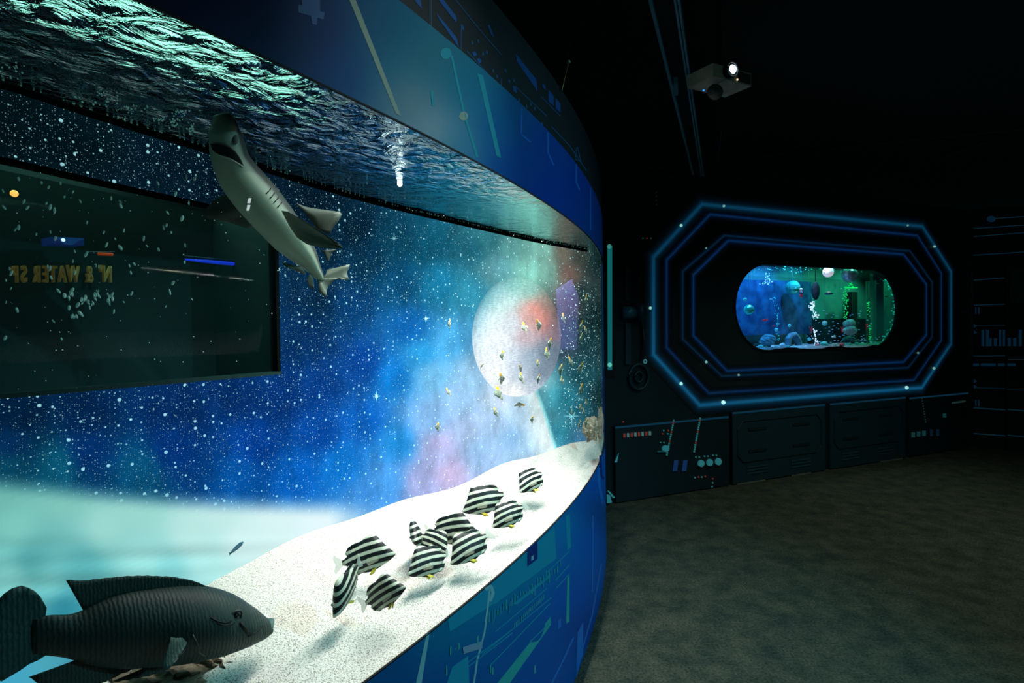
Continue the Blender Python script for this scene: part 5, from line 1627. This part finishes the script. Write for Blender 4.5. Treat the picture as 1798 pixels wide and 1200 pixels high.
for a, b_, y0, y1 in ((165, 178, 625, 700), (186, 199, 625, 700), (200, 212, 663, 700), (222, 236, 663, 700), (245, 256, 625, 700), (263, 275, 625, 700), (285, 300, 661, 700), (310, 325, 661, 700), (336, 350, 625, 700), (354, 368, 625, 700), (136, 142, 521, 552), (150, 156, 521, 552), (136, 142, 946, 976), (150, 156, 946, 976)):
    patch('printed_bar', [(tx(a), th(y0)), (tx(b_), th(y0)), (tx(b_), th(y1)), (tx(a), th(y1))], hl2, w3, on_third, 1, 1)
for a, b_ in ((127, 154), (162, 230), (240, 272), (286, 322), (330, 390)):
    patch('printed_dash', [(tx(a), th(779)), (tx(b_), th(779)), (tx(b_), th(791)), (tx(a), th(791))], hl2, w3, on_third, 1, 1)
for y in (607, 636, 860, 886):
    patch('printed_arrow', [(tx(130), th(y - 10)), (tx(146), th(y)), (tx(146), th(y)), (tx(130), th(y + 10))], hl2, w3, on_third, 1, 1)
patch('printed_band', [(tx(116), th(350)), (tx(127), th(350)), (tx(127), th(750)), (tx(116), th(750))], mat('band_teal', (20, 70, 66), .5), w3, on_third, 1, 3)
# tall door panel standing proud of the third wall at the frame edge
xd = tx(274)
P0 = on_third(xd, 790)
sd_ = (Vector((P0.x, P0.y)) - Vector((TA.x, TA.y))).dot(TE)
def t3(s, z, off):
    p = Vector((TA.x, TA.y)) + TE * s + TN * off
    return Vector((p.x, p.y, z))
zd = on_third(xd + 6, 470).z
do = struct(MB().prism([t3(sd_, 0.005, .004), t3(sd_ + .95, 0.005, .004), t3(sd_ + .95, zd, .004), t3(sd_, zd, .004)], Vector((TN.x, TN.y, 0)) * .045).build('door_1', mat('door_dark', (12, 26, 30), .6)))
MB().prism([t3(sd_ + .03, zd - .45, .050), t3(sd_ + .5, zd - .45, .050), t3(sd_ + .5, zd - .03, .050), t3(sd_ + .03, zd - .03, .050)], Vector((TN.x, TN.y, 0)) * .006).build('door_window', mat('door_grey', (40, 52, 46), .5), do)
def on_door(x, y, off):
    return on_third(x, y, .05 + off)
for a, b_, wd_ in ((990, 999, 2.0), (1108, 1119, 1.9), (760, 760, 1.0), (900, 903, .9)):
    pline('printed_line', [(tx(286), th(a)), (tx(400), th(b_))], wd_, hl, do, on_door, .003)
patch('printed_dash', [(tx(284), th(779)), (tx(322), th(779)), (tx(322), th(791)), (tx(284), th(791))], hl2, do, on_door, 1, 1)
for a, b_, y0, y1 in ((285, 300, 661, 700), (310, 325, 661, 700), (336, 350, 625, 700)):
    patch('printed_bar', [(tx(a), th(y0)), (tx(b_), th(y0)), (tx(b_), th(y1)), (tx(a), th(y1))], hl2, do, on_door, 1, 1)

# ------------------------------------------------------------------ far oval tank
fwin = struct(obj('window_3', stadium(-.012), [tuple(range(38))], pane_mat('oval_acrylic', (.97, 1, .99), 1.2, 0, None)))
R0, R1 = stadium(.006, .004), stadium(-.03, .004)
n = len(R0)
obj('reveal', R0 + R1, [(i, (i + 1) % n, n + (i + 1) % n, n + i) for i in range(n)], black, fwin)
R2 = stadium(.006, .022)
obj('bezel', R0 + R2, [(i, (i + 1) % n, n + (i + 1) % n, n + i) for i in range(n)], black, fwin)
DEP = .75
def tk(x, y, d):             # a picked point at depth d behind the far wall
    return on_far(x, y, -d)
sA_, sB_ = s0 - .25, s1 + .75
zf, zcl = zb_ + .005, zt_ + .03
def tslab(name, a, b, m, par=None):
    """box between two (s, z, depth) corners"""
    V = [fwp(s, z, -d) for s in (a[0], b[0]) for z in (a[1], b[1]) for d in (a[2], b[2])]
    return obj(name, V, [(0, 1, 3, 2), (4, 6, 7, 5), (0, 4, 5, 1), (2, 3, 7, 6), (0, 2, 6, 4), (1, 5, 7, 3)], m, par)
tb = struct(tslab('wall_ovaltank', (sA_, zb_ - .1, DEP), (sB_, zt_ + .5, DEP + .03), mat('tank_back', (90, 130, 140), .7, noise=(3, (120, 160, 160)))))
tslab('side_panel', (sA_, zb_ - .1, .1), (sA_ + .02, zt_ + .5, DEP), mat('tank_side', (70, 110, 130), .6), tb)
tslab('side_panel', (sB_ - .02, zb_ - .1, .1), (sB_, zt_ + .5, DEP), mat('tank_side', (0, 0, 0)), tb)
tslab('lid', (sA_, zt_ + .5, .1), (sB_, zt_ + .52, DEP), black, tb)
tslab('front_panel', (sA_, zt_ + .004, .03), (sB_, zt_ + .5, .05), black, tb)
tslab('front_panel', (sA_, zb_ - .1, .03), (sB_, zb_ - .006, .05), black, tb)
# dark blue board standing at the back on the left
def sz_d(x, y, d):
    p = tk(x, y, d)
    return (Vector((p.x, p.y)) - FA).dot(FE), p.z
bo = tslab('dark_board', (sz_d(1285, 541, .6)[0], sz_d(1360, 588, .6)[1], DEP - .16), (sz_d(1424, 541, .6)[0], sz_d(1360, 493, .6)[1], DEP - .13), mat('board_navy', (20, 52, 90), .7, noise=(9, (40, 90, 130))))
tag(bo, 'dark navy board standing across the left back of the oval tank', 'panel')
bo = tslab('dark_board', (sz_d(1425, 541, .66)[0], zb_ + .0, DEP - .10), (sz_d(1527, 541, .66)[0], sz_d(1480, 560, .66)[1], DEP - .07), mat('board_low', (8, 26, 46), .7, noise=(9, (16, 44, 66))))
tag(bo, 'low dark board behind the pale stacked rock of the oval tank', 'panel')
# lights of the oval tank
def tl(x, y, d):
    return tk(x, y, d)
for q, pw, cl in ((s0 + .10, 110, (.03, .40, 1)), (s0 + .62, 120, (.03, .40, 1)), (s0 + 1.12, 115, (.04, .42, 1)), (s0 + 1.6, 42, (.04, .8, .8)), (s1 - .40, 24, (.06, 1, .5)), (s1 + .10, 34, (.06, 1, .5))):
    light('oval_tank_lamp', 'SPOT', fwp(q, zt_ + .34, -.16), fwp(q, zb_ + .22, -.73), pw, cl, .03, None, 82, .7)
a = fwp((s0 + s1) / 2 + .25, zt_ + .25, -.22); light('oval_tank_lamp', 'SPOT', a, fwp((s0 + s1) / 2 + .22, zb_, -.22), 26, (.7, .8, 1), .03, None, 80, .8)
# gravel
rg = np.random.default_rng(4)
GV = []
for i in range(60):
    for j in range(16):
        s = sA_ + (sB_ - sA_) * i / 59; d = .035 + (DEP - .035) * j / 15
        GV.append(fwp(s, zf + .012 * math.sin(s * 9 + d * 7) + .03 * d + rg.uniform(-.004, .004), -d))
tag(obj('gravel', GV, grid_faces(60, 16), mat('gravel_pale', (170, 186, 186), .9, noise=(60, (90, 110, 120))), None, True), 'pale gravel bed along the bottom of the oval tank', 'gravel', None, 'stuff')
wv2, wf2 = [fwp(sA_, zt_ - .012, -.04), fwp(sB_, zt_ - .012, -.04), fwp(sB_, zt_ - .012, -DEP), fwp(sA_, zt_ - .012, -DEP)], [(0, 1, 2, 3)]
def water2():
    m = bpy.data.materials.new('oval_water'); m.use_nodes = True
    nt = m.node_tree; nt.nodes.clear(); L = nt.links.new; N = nt.nodes.new
    o = N('ShaderNodeOutputMaterial'); tc = N('ShaderNodeTexCoord')
    n1 = N('ShaderNodeTexNoise'); n1.inputs['Scale'].default_value = 22; n1.inputs['Detail'].default_value = 4; L(tc.outputs['Object'], n1.inputs['Vector'])
    bp = N('ShaderNodeBump'); bp.inputs['Strength'].default_value = .5; bp.inputs['Distance'].default_value = .03; L(n1.outputs['Fac'], bp.inputs['Height'])
    g = N('ShaderNodeBsdfGlossy'); g.inputs['Roughness'].default_value = .04; L(bp.outputs['Normal'], g.inputs['Normal'])
    t = N('ShaderNodeBsdfTransparent'); mx = N('ShaderNodeMixShader'); mx.inputs[0].default_value = .45
    L(g.outputs[0], mx.inputs[2]); L(t.outputs[0], mx.inputs[1]); L(mx.outputs[0], o.inputs['Surface'])
    return m
struct(obj('water_surface', wv2, wf2, water2()))
# mirror balls, hung on wires
mir = mat('mirror_tile', (215, 225, 240), .25, .5)
mir_t = mat('mirror_tile_teal', (90, 220, 200), .18, .6, emit=(10, 90, 80), es=.25)
wire_m = mat('wire_blue', (70, 120, 140), .4)
def facet_ball(name, label, x, y, rpx, d, m, wire=True, nu=16, nv=10, group=None, cat='mirror ball'):
    p = tk(x, y, d)
    r = rpx * p.y / F
    t = thing(name, label, cat, p, group)
    o = MB().ball(p, r, nu, nv).build('ball', m, t)
    if wire:
        MB().tube([p + Vector((0, 0, r)), Vector((p.x, p.y, zt_ + .06))], .0012, 5).build('wire', wire_m, t)
        MB().tube([p + Vector((0, 0, r * .92)), p + Vector((0, 0, r * 1.15))], r * .2, 8).build('cap', mat('cap_grey', (90, 110, 120), .4, .5), t)
    return t
facet_ball('mirror_ball', 'bright white mirror ball at the top of the oval tank, left of the larger one', 1454, 478, 9, .25, mat('mirror_white', (245, 245, 250), .3, .2, emit=(240, 235, 255), es=.5))
facet_ball('mirror_ball', 'largest silver mirror ball hanging at the top of the oval tank', 1492, 484, 13, .22, mir)
facet_ball('mirror_ball', 'teal mirror ball hanging left of centre in the oval tank', 1392, 505, 12, .45, mir_t)
facet_ball('mirror_ball', 'teal mirror ball low at the left end of the oval tank', 1315, 544, 9, .3, mir_t)
gb = mat('glass_ball', (150, 230, 235), .1, .3, emit=(30, 120, 130), es=.3)
for x, y, r, lab in ((1308, 526, 3.2, 'tiny teal ball above the left mirror ball of the oval tank'), (1363, 579.5, 3.2, 'tiny pale ball over the rounded blue rock'), (1386, 572, 3.0, 'tiny pale ball above the arched rock'), (1448, 568, 4.4, 'small pale ball right of the white bubble column'), (1421, 596, 3.2, 'tiny pale ball right of the arched rock, near the gravel')):
    facet_ball('float_ball', lab, x, y, r, .3, gb, True, 10, 7, 'small balls on wires in the oval tank', 'ball')
# toys
def plane(x, y, w_, label, m):
    p = tk(x, y, .35); k = w_ * p.y / F
    e = Vector((FE.x, FE.y, 0)); N3 = Vector((FN.x, FN.y, 0)); u = Vector((0, 0, 1))
    t = thing('toy_plane', label, 'toy plane', p)
    MB().tube([p - e * k * .5, p - e * k * .2, p + e * k * .2, p + e * k * .5], [k * .05, k * .12, k * .10, k * .03], 8).build('fuselage', m, t, True)
    MB().box(p - e * k * .12 + u * k * .08, k * .16, k * .9, k * .03, e, N3, u).build('wing', m, t)
    MB().box(p - e * k * .12 - u * k * .14, k * .16, k * .9, k * .03, e, N3, u).build('wing', m, t)
    MB().box(p + e * k * .42 + u * k * .12, k * .12, k * .03, k * .22, e, N3, u).build('tail', m, t)
redm = mat('toy_red', (220, 50, 60), .5, emit=(160, 30, 50), es=.25)
plane(1343.5, 562, 13, 'red toy plane at the left of the oval tank', redm)
plane(1358.5, 572.5, 6, 'tiny red toy plane to the right of and below the larger one', redm)
def saucer(x, y, w_, label, m):
    p = tk(x, y, .3); k = w_ * p.y / F
    t = thing('toy_saucer', label, 'toy saucer', p)
    MB().ball(p, k / 2, 14, 8, (1, 1, .32)).build('disc', m, t, True)
    MB().ball(p + Vector((0, 0, k * .12)), k * .22, 10, 6, (1, 1, .8)).build('dome', mat('saucer_dome', (230, 230, 245), .3, emit=(200, 200, 230), es=.4), t, True)
    MB().tube([p + Vector((0, 0, k * .3)), Vector((p.x, p.y, zt_ + .04))], .001, 4).build('wire', wire_m, t)
saucer(1455, 516, 14, 'little blue saucer with white dome hanging in the green part of the oval tank', mat('saucer_blue', (60, 100, 170), .35, .4))
p = tk(1406.5, 512, .3); t = thing('toy_diver', 'small hanging toy diver with white helmet and red suit in the oval tank', 'toy', p); k = p.y / F
MB().ball(p + Vector((0, 0, 4 * k)), 2.6 * k, 10, 6, (1, 1, .7)).build('helmet', mat('saucer_dome', (0, 0, 0)), t, True)
MB().tube([p + Vector((0, 0, 1.5 * k)), p - Vector((0, 0, 5 * k))], [1.6 * k, 2.4 * k], 8).build('torso', mat('toy_suit', (70, 130, 140), .5), t, True)
for sg in (-1, 1):
    MB().tube([p - Vector((0, 0, 4.5 * k)) + Vector((FE.x, FE.y, 0)) * sg * 1.3 * k, p - Vector((0, 0, 10 * k)) + Vector((FE.x, FE.y, 0)) * sg * 1.6 * k], 1.1 * k, 6).build('leg', redm, t, True)
    MB().tube([p + Vector((0, 0, 1 * k)) + Vector((FE.x, FE.y, 0)) * sg * 1.6 * k, p - Vector((0, 0, 3 * k)) + Vector((FE.x, FE.y, 0)) * sg * 3.6 * k], .8 * k, 6).build('arm', redm, t, True)
MB().tube([p + Vector((0, 0, 6 * k)), Vector((p.x, p.y, zt_ + .04))], .001, 4).build('wire', wire_m, t)
p = tk(1432, 511, .38); k = p.y / F
t = thing('dark_oval', 'dark upright oval plaque hanging in the middle of the oval tank', 'plaque', p)
MB().ball(p, 16 * k, 16, 12, (.45, .16, 1)).build('disc', mat('plaque_dark', (14, 24, 44), .7, noise=(30, (26, 50, 74))), t, True)
MB().tube([p + Vector((0, 0, 15 * k)), Vector((p.x, p.y, zt_ + .04))], .004, 5).build('wire', black, t)
# pole with a pump head, pillar
p = tk(1524.7, 500, .42); k = p.y / F
t = thing('pump_pole', 'thin dark pole with a pump head in the right part of the oval tank', 'pump', Vector((p.x, p.y, zf)))
MB().tube([Vector((p.x, p.y, zf)), Vector((p.x, p.y, zt_ - .05))], 2.0 * k, 10).build('pole', black, t, True)
h = tk(1526, 488, .42)
MB().box(h, 9 * k, 8 * k, 13 * k, (FE.x, FE.y, 0), (FN.x, FN.y, 0), (0, 0, 1)).build('pump_head', mat('pump_dark', (12, 24, 26), .5), t)
p = tk(1495, 560, .52); k = p.y / F
t = thing('ribbed_pillar', 'dark ribbed pillar rising behind the pale stacked rock', 'pillar', Vector((p.x, p.y, zf)))
MB().box(Vector((p.x, p.y, (zf + zt_ - .2) / 2)), 15 * k, 12 * k, zt_ - .2 - zf, (FE.x, FE.y, 0), (FN.x, FN.y, 0), (0, 0, 1)).build('shaft', mat('pillar_dark', (10, 30, 32), .6), t)
for j in range(4):
    q = p + Vector((FE.x, FE.y, 0)) * (j - 1.5) * 4 * k + Vector((FN.x, FN.y, 0)) * 6 * k
    MB().tube([Vector((q.x, q.y, zf)), Vector((q.x, q.y, zt_ - .2))], .9 * k, 6).build('rib', mat('pillar_rib', (24, 60, 60), .5), t)
# clear divider panes standing at the right
for x, lab in ((1529.5, 'clear upright divider just right of the pump pole'), (1561, 'clear upright divider near the right end of the oval tank')):
    p = tk(x, 541, .3)
    o = MB().box(Vector((p.x, p.y, (zf + zt_ - .08) / 2)), .012, .12, zt_ - .08 - zf, (FE.x, FE.y, 0), (FN.x, FN.y, 0), (0, 0, 1)).build('divider', mat('divider_clear', (120, 220, 200), .1, alpha=.14, spec=.6), None)
    tag(o, lab, 'divider')
# rocks and stones
def trock(name, label, x, y, wpx, hpx, d, m, seed, group=None, cat='rock'):
    P = tk(x, y, d); k = P.y / F
    o = rock(MB(), P, wpx * k / 2 * 1.25, (1, .8, hpx / wpx), seed, 14, 10).build(name, m, None, False, loc=P)
    return tag(o, label, cat, group)
rb = mat('rock_bluegrey', (110, 150, 165), .9, noise=(20, (70, 110, 130)))
rw = mat('rock_white', (225, 225, 240), .85, noise=(20, (170, 175, 195)))
trock('rock', 'big rounded rock lying at the left of the oval tank gravel', 1348, 598, 24, 17, .45, rb, 21)
trock('rock', 'upper lump of the pale stacked rock in the oval tank', 1491, 569, 17, 13, .3, rw, 22)
trock('rock', 'lower lump of the pale stacked rock in the oval tank', 1492, 581, 20, 14, .28, rw, 23)
trock('rock', 'grey base rock under the pale stacked rock', 1492, 597, 19, 12, .34, rb, 26)
P = tk(1392, 600, .36); k = P.y / F
e = Vector((FE.x, FE.y, 0))
arch = MB().tube([P - e * 12 * k - Vector((0, 0, 6 * k)), P - e * 11 * k + Vector((0, 0, 4 * k)), P - e * 4 * k + Vector((0, 0, 11 * k)), P + e * 4 * k + Vector((0, 0, 12 * k)), P + e * 11 * k + Vector((0, 0, 4 * k)), P + e * 14 * k - Vector((0, 0, 6 * k))], [5 * k, 5.5 * k, 5 * k, 5.5 * k, 6 * k, 6 * k], 9).build('arched_rock', rb, None, False, loc=P)
tag(arch, 'arched blue grey rock at the bottom left of centre of the oval tank', 'rock')
CS = mat('stone_white', (235, 235, 235), .8); CT = mat('stone_teal', (90, 190, 180), .8); CP = mat('stone_pink', (235, 130, 140), .8); CG = mat('stone_green', (40, 90, 80), .85)
for i, (x, y, w_, m, lab) in enumerate((
 (1328, 606, 8, CG, 'dark green stone at the far left of the oval tank gravel'), (1337, 609, 7, CT, 'teal stone right of the dark green stone'), (1345, 610, 8, CG, 'green stone before the big rounded rock'),
 (1356, 609, 6, CS, 'small white stone before the big rounded rock, right end'), (1373, 606, 10, CS, 'white flat stone left of the arched rock'), (1384, 609, 6, CT, 'teal stone under the arched rock left leg'),
 (1414, 610, 7, CS, 'white stone on the gravel right of the arched rock'), (1434, 606, 6, CP, 'pink stone at the foot of the white bubble column'), (1448, 605, 13, CT, 'broad teal stone left of the white and pink stones'),
 (1465, 606, 9, CS, 'white stone left of the pink coral stone'), (1478, 605, 8, CP, 'round pink coral stone in the middle right of the gravel'), (1488, 606, 10, CT, 'teal stone below the pale stacked rock'),
 (1505, 605, 11, CT, 'teal stone right of the pale stacked rock'), (1464, 592, 6, CS, 'pale pebble hovering behind the white stone'))):
    trock('stone', lab, x, y, w_, w_ * .6, .22, m, 40 + i, 'stones on the oval tank gravel', 'stone')
# red twigs of coral
for x, y, lab in ((1424, 579, 'red coral twig left of the white bubble column foot'), (1522, 574, 'red coral twig at the pump pole'), (1478.5, 579, 'red coral twig left of the pale stacked rock')):
    P = tk(x, y, .3); k = P.y / F
    t = thing('coral_twig', lab, 'coral', P)
    for j, (dx, dz) in enumerate(((-3, 5), (3, 5), (0, -6), (2, 2))):
        MB().tube([P, P + e * dx * k * .6 + Vector((0, 0, dz * k * .6)), P + e * dx * k + Vector((0, 0, dz * k))], [.9 * k, .7 * k, .4 * k], 5).build('branch', redm, t, True)
# small dark fish
for x, y, lab in ((1540.5, 499, 'small dark fish at the upper right of the oval tank, left one'), (1546.5, 491.5, 'small dark fish highest at the upper right of the oval tank'), (1555.5, 521, 'small dark fish below the other two near the right end'), (1353, 526, 'small pale fish left of the thin bubble column')):
    P = tk(x, y, .3); k = P.y / F
    t = thing('small_fish', lab, 'fish', P)
    m = mat('fish_dark', (14, 34, 34), .5) if x > 1400 else mat('fish_pale', (150, 190, 200), .5)
    MB().ball(P, 3 * k, 10, 6, (1, .3, .42), Matrix(((FE.x, FN.x, 0), (FE.y, FN.y, 0), (0, 0, 1)))).build('body', m, t, True)
    MB().prism([P + e * 2.4 * k, P + e * 4.2 * k + Vector((0, 0, 1.2 * k)), P + e * 4.2 * k - Vector((0, 0, 1.2 * k))], Vector((FN.x, FN.y, 0)) * .003).build('tail_fin', m, t)
# bubble columns and specks
def column(name, label, pts, wpx, n, r0, r1, d, m):
    mb = MB()
    for _ in range(n):
        f = random.random() * (len(pts) - 1)
        i = int(f); q = f - i
        x = pts[i][0] + (pts[i + 1][0] - pts[i][0]) * q + random.gauss(0, wpx / 2)
        y = pts[i][1] + (pts[i + 1][1] - pts[i][1]) * q
        P = tk(x, y, d + random.uniform(-.05, .05))
        mb.ball(P, random.uniform(r0, r1) * P.y / F, 6, 4)
    return tag(mb.build(name, m, None, True), label, 'bubbles', None, 'stuff')
bw = mat('bubble_white', (235, 240, 255), .3, emit=(220, 230, 255), es=.8)
bt2 = mat('bubble_teal', (90, 220, 210), .3, emit=(20, 130, 130), es=.5)
bg = mat('bubble_green', (80, 240, 150), .3, emit=(20, 190, 100), es=.6)
column('bubble_column', 'bright white bubble column rising in the middle of the oval tank', [(1432, 608), (1431, 590), (1434, 565), (1431, 553), (1425, 540), (1427, 530)], 5, 70, .5, 1.7, .3, bw)
column('bubble_column', 'thin teal bubble column left of centre in the oval tank', [(1367, 600), (1366, 575), (1364, 550), (1361, 522)], 4, 46, .5, 1.1, .34, bt2)
column('bubble_column', 'green bubble column below the largest mirror ball', [(1486, 560), (1485, 530), (1484, 505), (1492, 506), (1500, 506), (1482, 490)], 5, 120, .6, 1.5, .36, bg)
column('bubble_column', 'green bubble column along the pump pole foot', [(1528, 606), (1527, 575), (1525, 530)], 3, 50, .6, 1.3, .36, bg)
column('bubble_column', 'blue bubbles along the right rim of the oval tank', [(1548, 600), (1566, 575), (1571, 545), (1566, 510), (1556, 492)], 4, 60, .7, 1.6, .2, bt2)
column('bubble_cluster', 'cluster of white sparkling bubbles at the upper left of the oval tank', [(1336, 500), (1352, 495), (1346, 480)], 9, 30, .5, 1.5, .3, mat('bubble_sky', (190, 230, 255), .3, emit=(140, 200, 255), es=.7))
mb = MB()
for _ in range(150):
    x, y = random.gauss(1487, 34), 615 - abs(random.gauss(0, 30)) - 3
    if not (1400 < x < 1545 and y > 545): continue
    P = tk(x, y, random.uniform(.2, .6)); k = P.y / F
    mb.ball(P, random.uniform(.7, 1.5) * k, 6, 4, (1.5, .6, .6))
tag(mb.build('tiny_fish_shoal', mat('shoal_pale', (150, 190, 235), .4, emit=(70, 110, 170), es=.4), None, True), 'shoal of countless tiny pale fish low in the right of the oval tank', 'fish', None, 'stuff')
mb = MB()
for _ in range(60):
    P = tk(random.uniform(1310, 1520), random.gauss(474, 3), random.uniform(.2, .5)); k = P.y / F
    mb.ball(P, random.uniform(.5, 1.3) * k, 6, 4)
tag(mb.build('surface_bubbles', bt2, None, True), 'sprinkled bubbles along the water surface of the oval tank', 'bubbles', None, 'stuff')

# ================================================================== CEILING THINGS
zc2 = EYE + 1.75
def rail(name, x0, y0, x1, y1, wdt, m, par, sub=1):
    a, b_ = hitz(x0, y0, zc2), hitz(x1, y1, zc2)
    d = (b_ - a).normalized(); nn = Vector((d.y, -d.x, 0))
    a = a - d * .6; b_ = b_ + d * 1.0
    for k in range(sub):
        o = nn * (k - (sub - 1) / 2) * wdt * 1.5
        MB().box((a + b_) / 2 + o + Vector((0, 0, .02)), (b_ - a).length, wdt, .04, d, nn, (0, 0, 1)).build(name, m, par)
a = hitz(1165, 60, zc2)
t = thing('ceiling_track', 'long dark ceiling track with two blue lit rails left of the projector', 'track', a)
rm_ = mat('rail_blue_lit', (110, 170, 200), .5, .0)  # blue light on the rails put into their colour
rail('rail', 1141, 0, 1216, 303, .018, rm_, t)
rail('rail', 1188, 0, 1232, 300, .012, rm_, t, 2)
a0_, b0_ = hitz(1164, 0, zc2 + .05), hitz(1224, 301, zc2 + .05)
d = (b0_ - a0_).normalized(); nn = Vector((d.y, -d.x, 0)); a0_ -= d * .6; b0_ += d
MB().box((a0_ + b0_) / 2 + Vector((0, 0, .05)), (b0_ - a0_).length, .13, .08, d, nn, (0, 0, 1)).build('channel', mat('channel_dark', (20, 28, 30), .6), t)
a = hitz(1190, 150, zc2)
MB().box(hitz(1186, 152, zc2 - .01), .03, .02, .12).build('hanger', rm_, t)
MB().box(hitz(1186, 152, zc2) + Vector((0, 0, .20)), .012, .012, .40).build('hanger_rod', black, t)

# projector
zp = EYE + 1.5
A_, B_, C_, D_ = hitz(1207, 155, zp), hitz(1252, 134, zp), hitz(1319, 152, zp), hitz(1272, 170, zp)
D_ = A_ + (C_ - B_)
cen = (A_ + C_) / 2
pj = thing('projector', 'pale ceiling projector with glowing lens aimed at the room', 'projector', cen)
ph_ = .078
case = mat('projector_case', (215, 205, 180), .5, noise=(14, (180, 170, 150)))
MB().prism([A_, B_, C_, D_], (0, 0, ph_)).build('body', case, pj)
fx = (C_ - B_).normalized(); fn = Vector((fx.y, -fx.x, 0))
lc = B_ + fx * ((C_ - B_).length * .38) + Vector((0, 0, ph_ * .62))
MB().tube([lc - fn * .01, lc + fn * .035], [.043, .043], 20).build('lens_barrel', mat('lens_black', (14, 16, 18), .3), pj, True)
ringp = [lc + fn * .036 + (fx * math.cos(q) + Vector((0, 0, math.sin(q)))) * .041 for q in np.linspace(0, 2 * math.pi, 25)]
MB().tube(ringp, .004, 6, False).build('lens_ring', mat('lens_ring', (150, 160, 160), .3, .6), pj, True)
MB().ball(lc + fn * .028, .027, 14, 8, (1, 1, 1)).build('lens', mat('lens_on', (255, 255, 255), emit=(225, 240, 255), es=3.0), pj, True)
for j in range(7):           # vent slats right of the lens
    q = B_ + fx * ((C_ - B_).length * .80) + Vector((0, 0, ph_ * (.14 + .115 * j)))
    MB().box(q + fn * .003, (C_ - B_).length * .34, .006, .004, fx, fn, (0, 0, 1)).build('vent_slat', mat('vent_dark', (60, 62, 56), .5), pj)
for j, (du, dz) in enumerate(((.56, .62), (.62, .22))):
    MB().ball(B_ + fx * (C_ - B_).length * du + Vector((0, 0, ph_ * dz)) + fn * .002, .006, 8, 6).build('vent_glow', mat('vent_glow', (255, 240, 210), emit=(255, 235, 200), es=.9), pj, True)
MB().ball(B_ + fx * (C_ - B_).length * .565 + Vector((0, 0, ph_ * .84)) + fn * .002, .004, 8, 6).build('pilot_light', mat('pilot_orange', (255, 150, 60), emit=(255, 140, 50), es=1.2), pj, True)
MB().ball(hitz(1235.5, 158.8, zp - .001), .007, 10, 6, (1, 1, .5)).build('status_light', mat('status_blue', (60, 150, 255), emit=(40, 140, 255), es=1.6), pj, True)
MB().tube([cen + Vector((0, 0, ph_)), cen + Vector((0, 0, .62))], .018, 10).build('mount_pole', black, pj, True)
MB().box(cen + Vector((0, 0, ph_ + .012)), .16, .12, .02).build('mount_plate', black, pj)
# lens cap dangling on its strap
dcap = lc.y - .02
P = Vector((0, 0, EYE)) + ray(1255.5, 161.5) * (lc.y - .04)
k = P.y / F
MB().tube([P - FWD * .006, P + FWD * .006], 13.5 * k, 22).build('lens_cap', mat('cap_ring', (120, 120, 112), .6, noise=(60, (96, 96, 90))), pj, True)
MB().tube([lc - Vector((0, 0, .04)) + fn * .02, P + Vector((0, 0, 13 * k))], .002, 5).build('cap_strap', mat('lens_ring', (0, 0, 0)), pj)
MB().tube([hitz(1267, 172, zp) + Vector((0, 0, .03)), hitz(1267, 172, zp) + Vector((.02, .1, -.12)), hitz(1266, 230, EYE + 1.22), hitz(1260, 288, EYE + 1.12)], .005, 6).build('power_cable', black, pj, True)

# thin rod with a cap standing out near the top of the curved wall
pa, pb_ = Vector((0, 0, EYE)) + ray(984, 170) * 2.15, Vector((0, 0, EYE)) + ray(998, 110) * 2.2
t = thing('ceiling_rod', 'thin metal rod with a small cap above the curved wall', 'rod', pa)
MB().tube([pa, pb_], .0022, 6).build('rod', mat('rod_brown', (150, 120, 80), .4, .6), t, True)
MB().tube([pb_, pb_ + Vector((0, 0, .010))], [.011, .006], 10).build('cap', mat('rod_cap', (170, 150, 110), .4, .5), t, True)
MB().tube([pb_, Vector((pb_.x + .1, pb_.y + .1, 3.7))], .0015, 5).build('hanger', black, t)
# ceiling seams over the far corner
seam = mat('ceiling_seam', (46, 58, 54), .8)
for (x0, y0, x1, y1) in ((1255, 282, 1800, 226), (1500, 330, 1760, 240)):
    a, b_ = hitz(x0, y0, 3.695), hitz(x1, y1, 3.695)
    d = (b_ - a).normalized(); nn = Vector((d.y, -d.x, 0))
    struct(MB().box((a + b_) / 2, (b_ - a).length, .03, .012, d, nn, (0, 0, 1)).build('trim_3', seam))
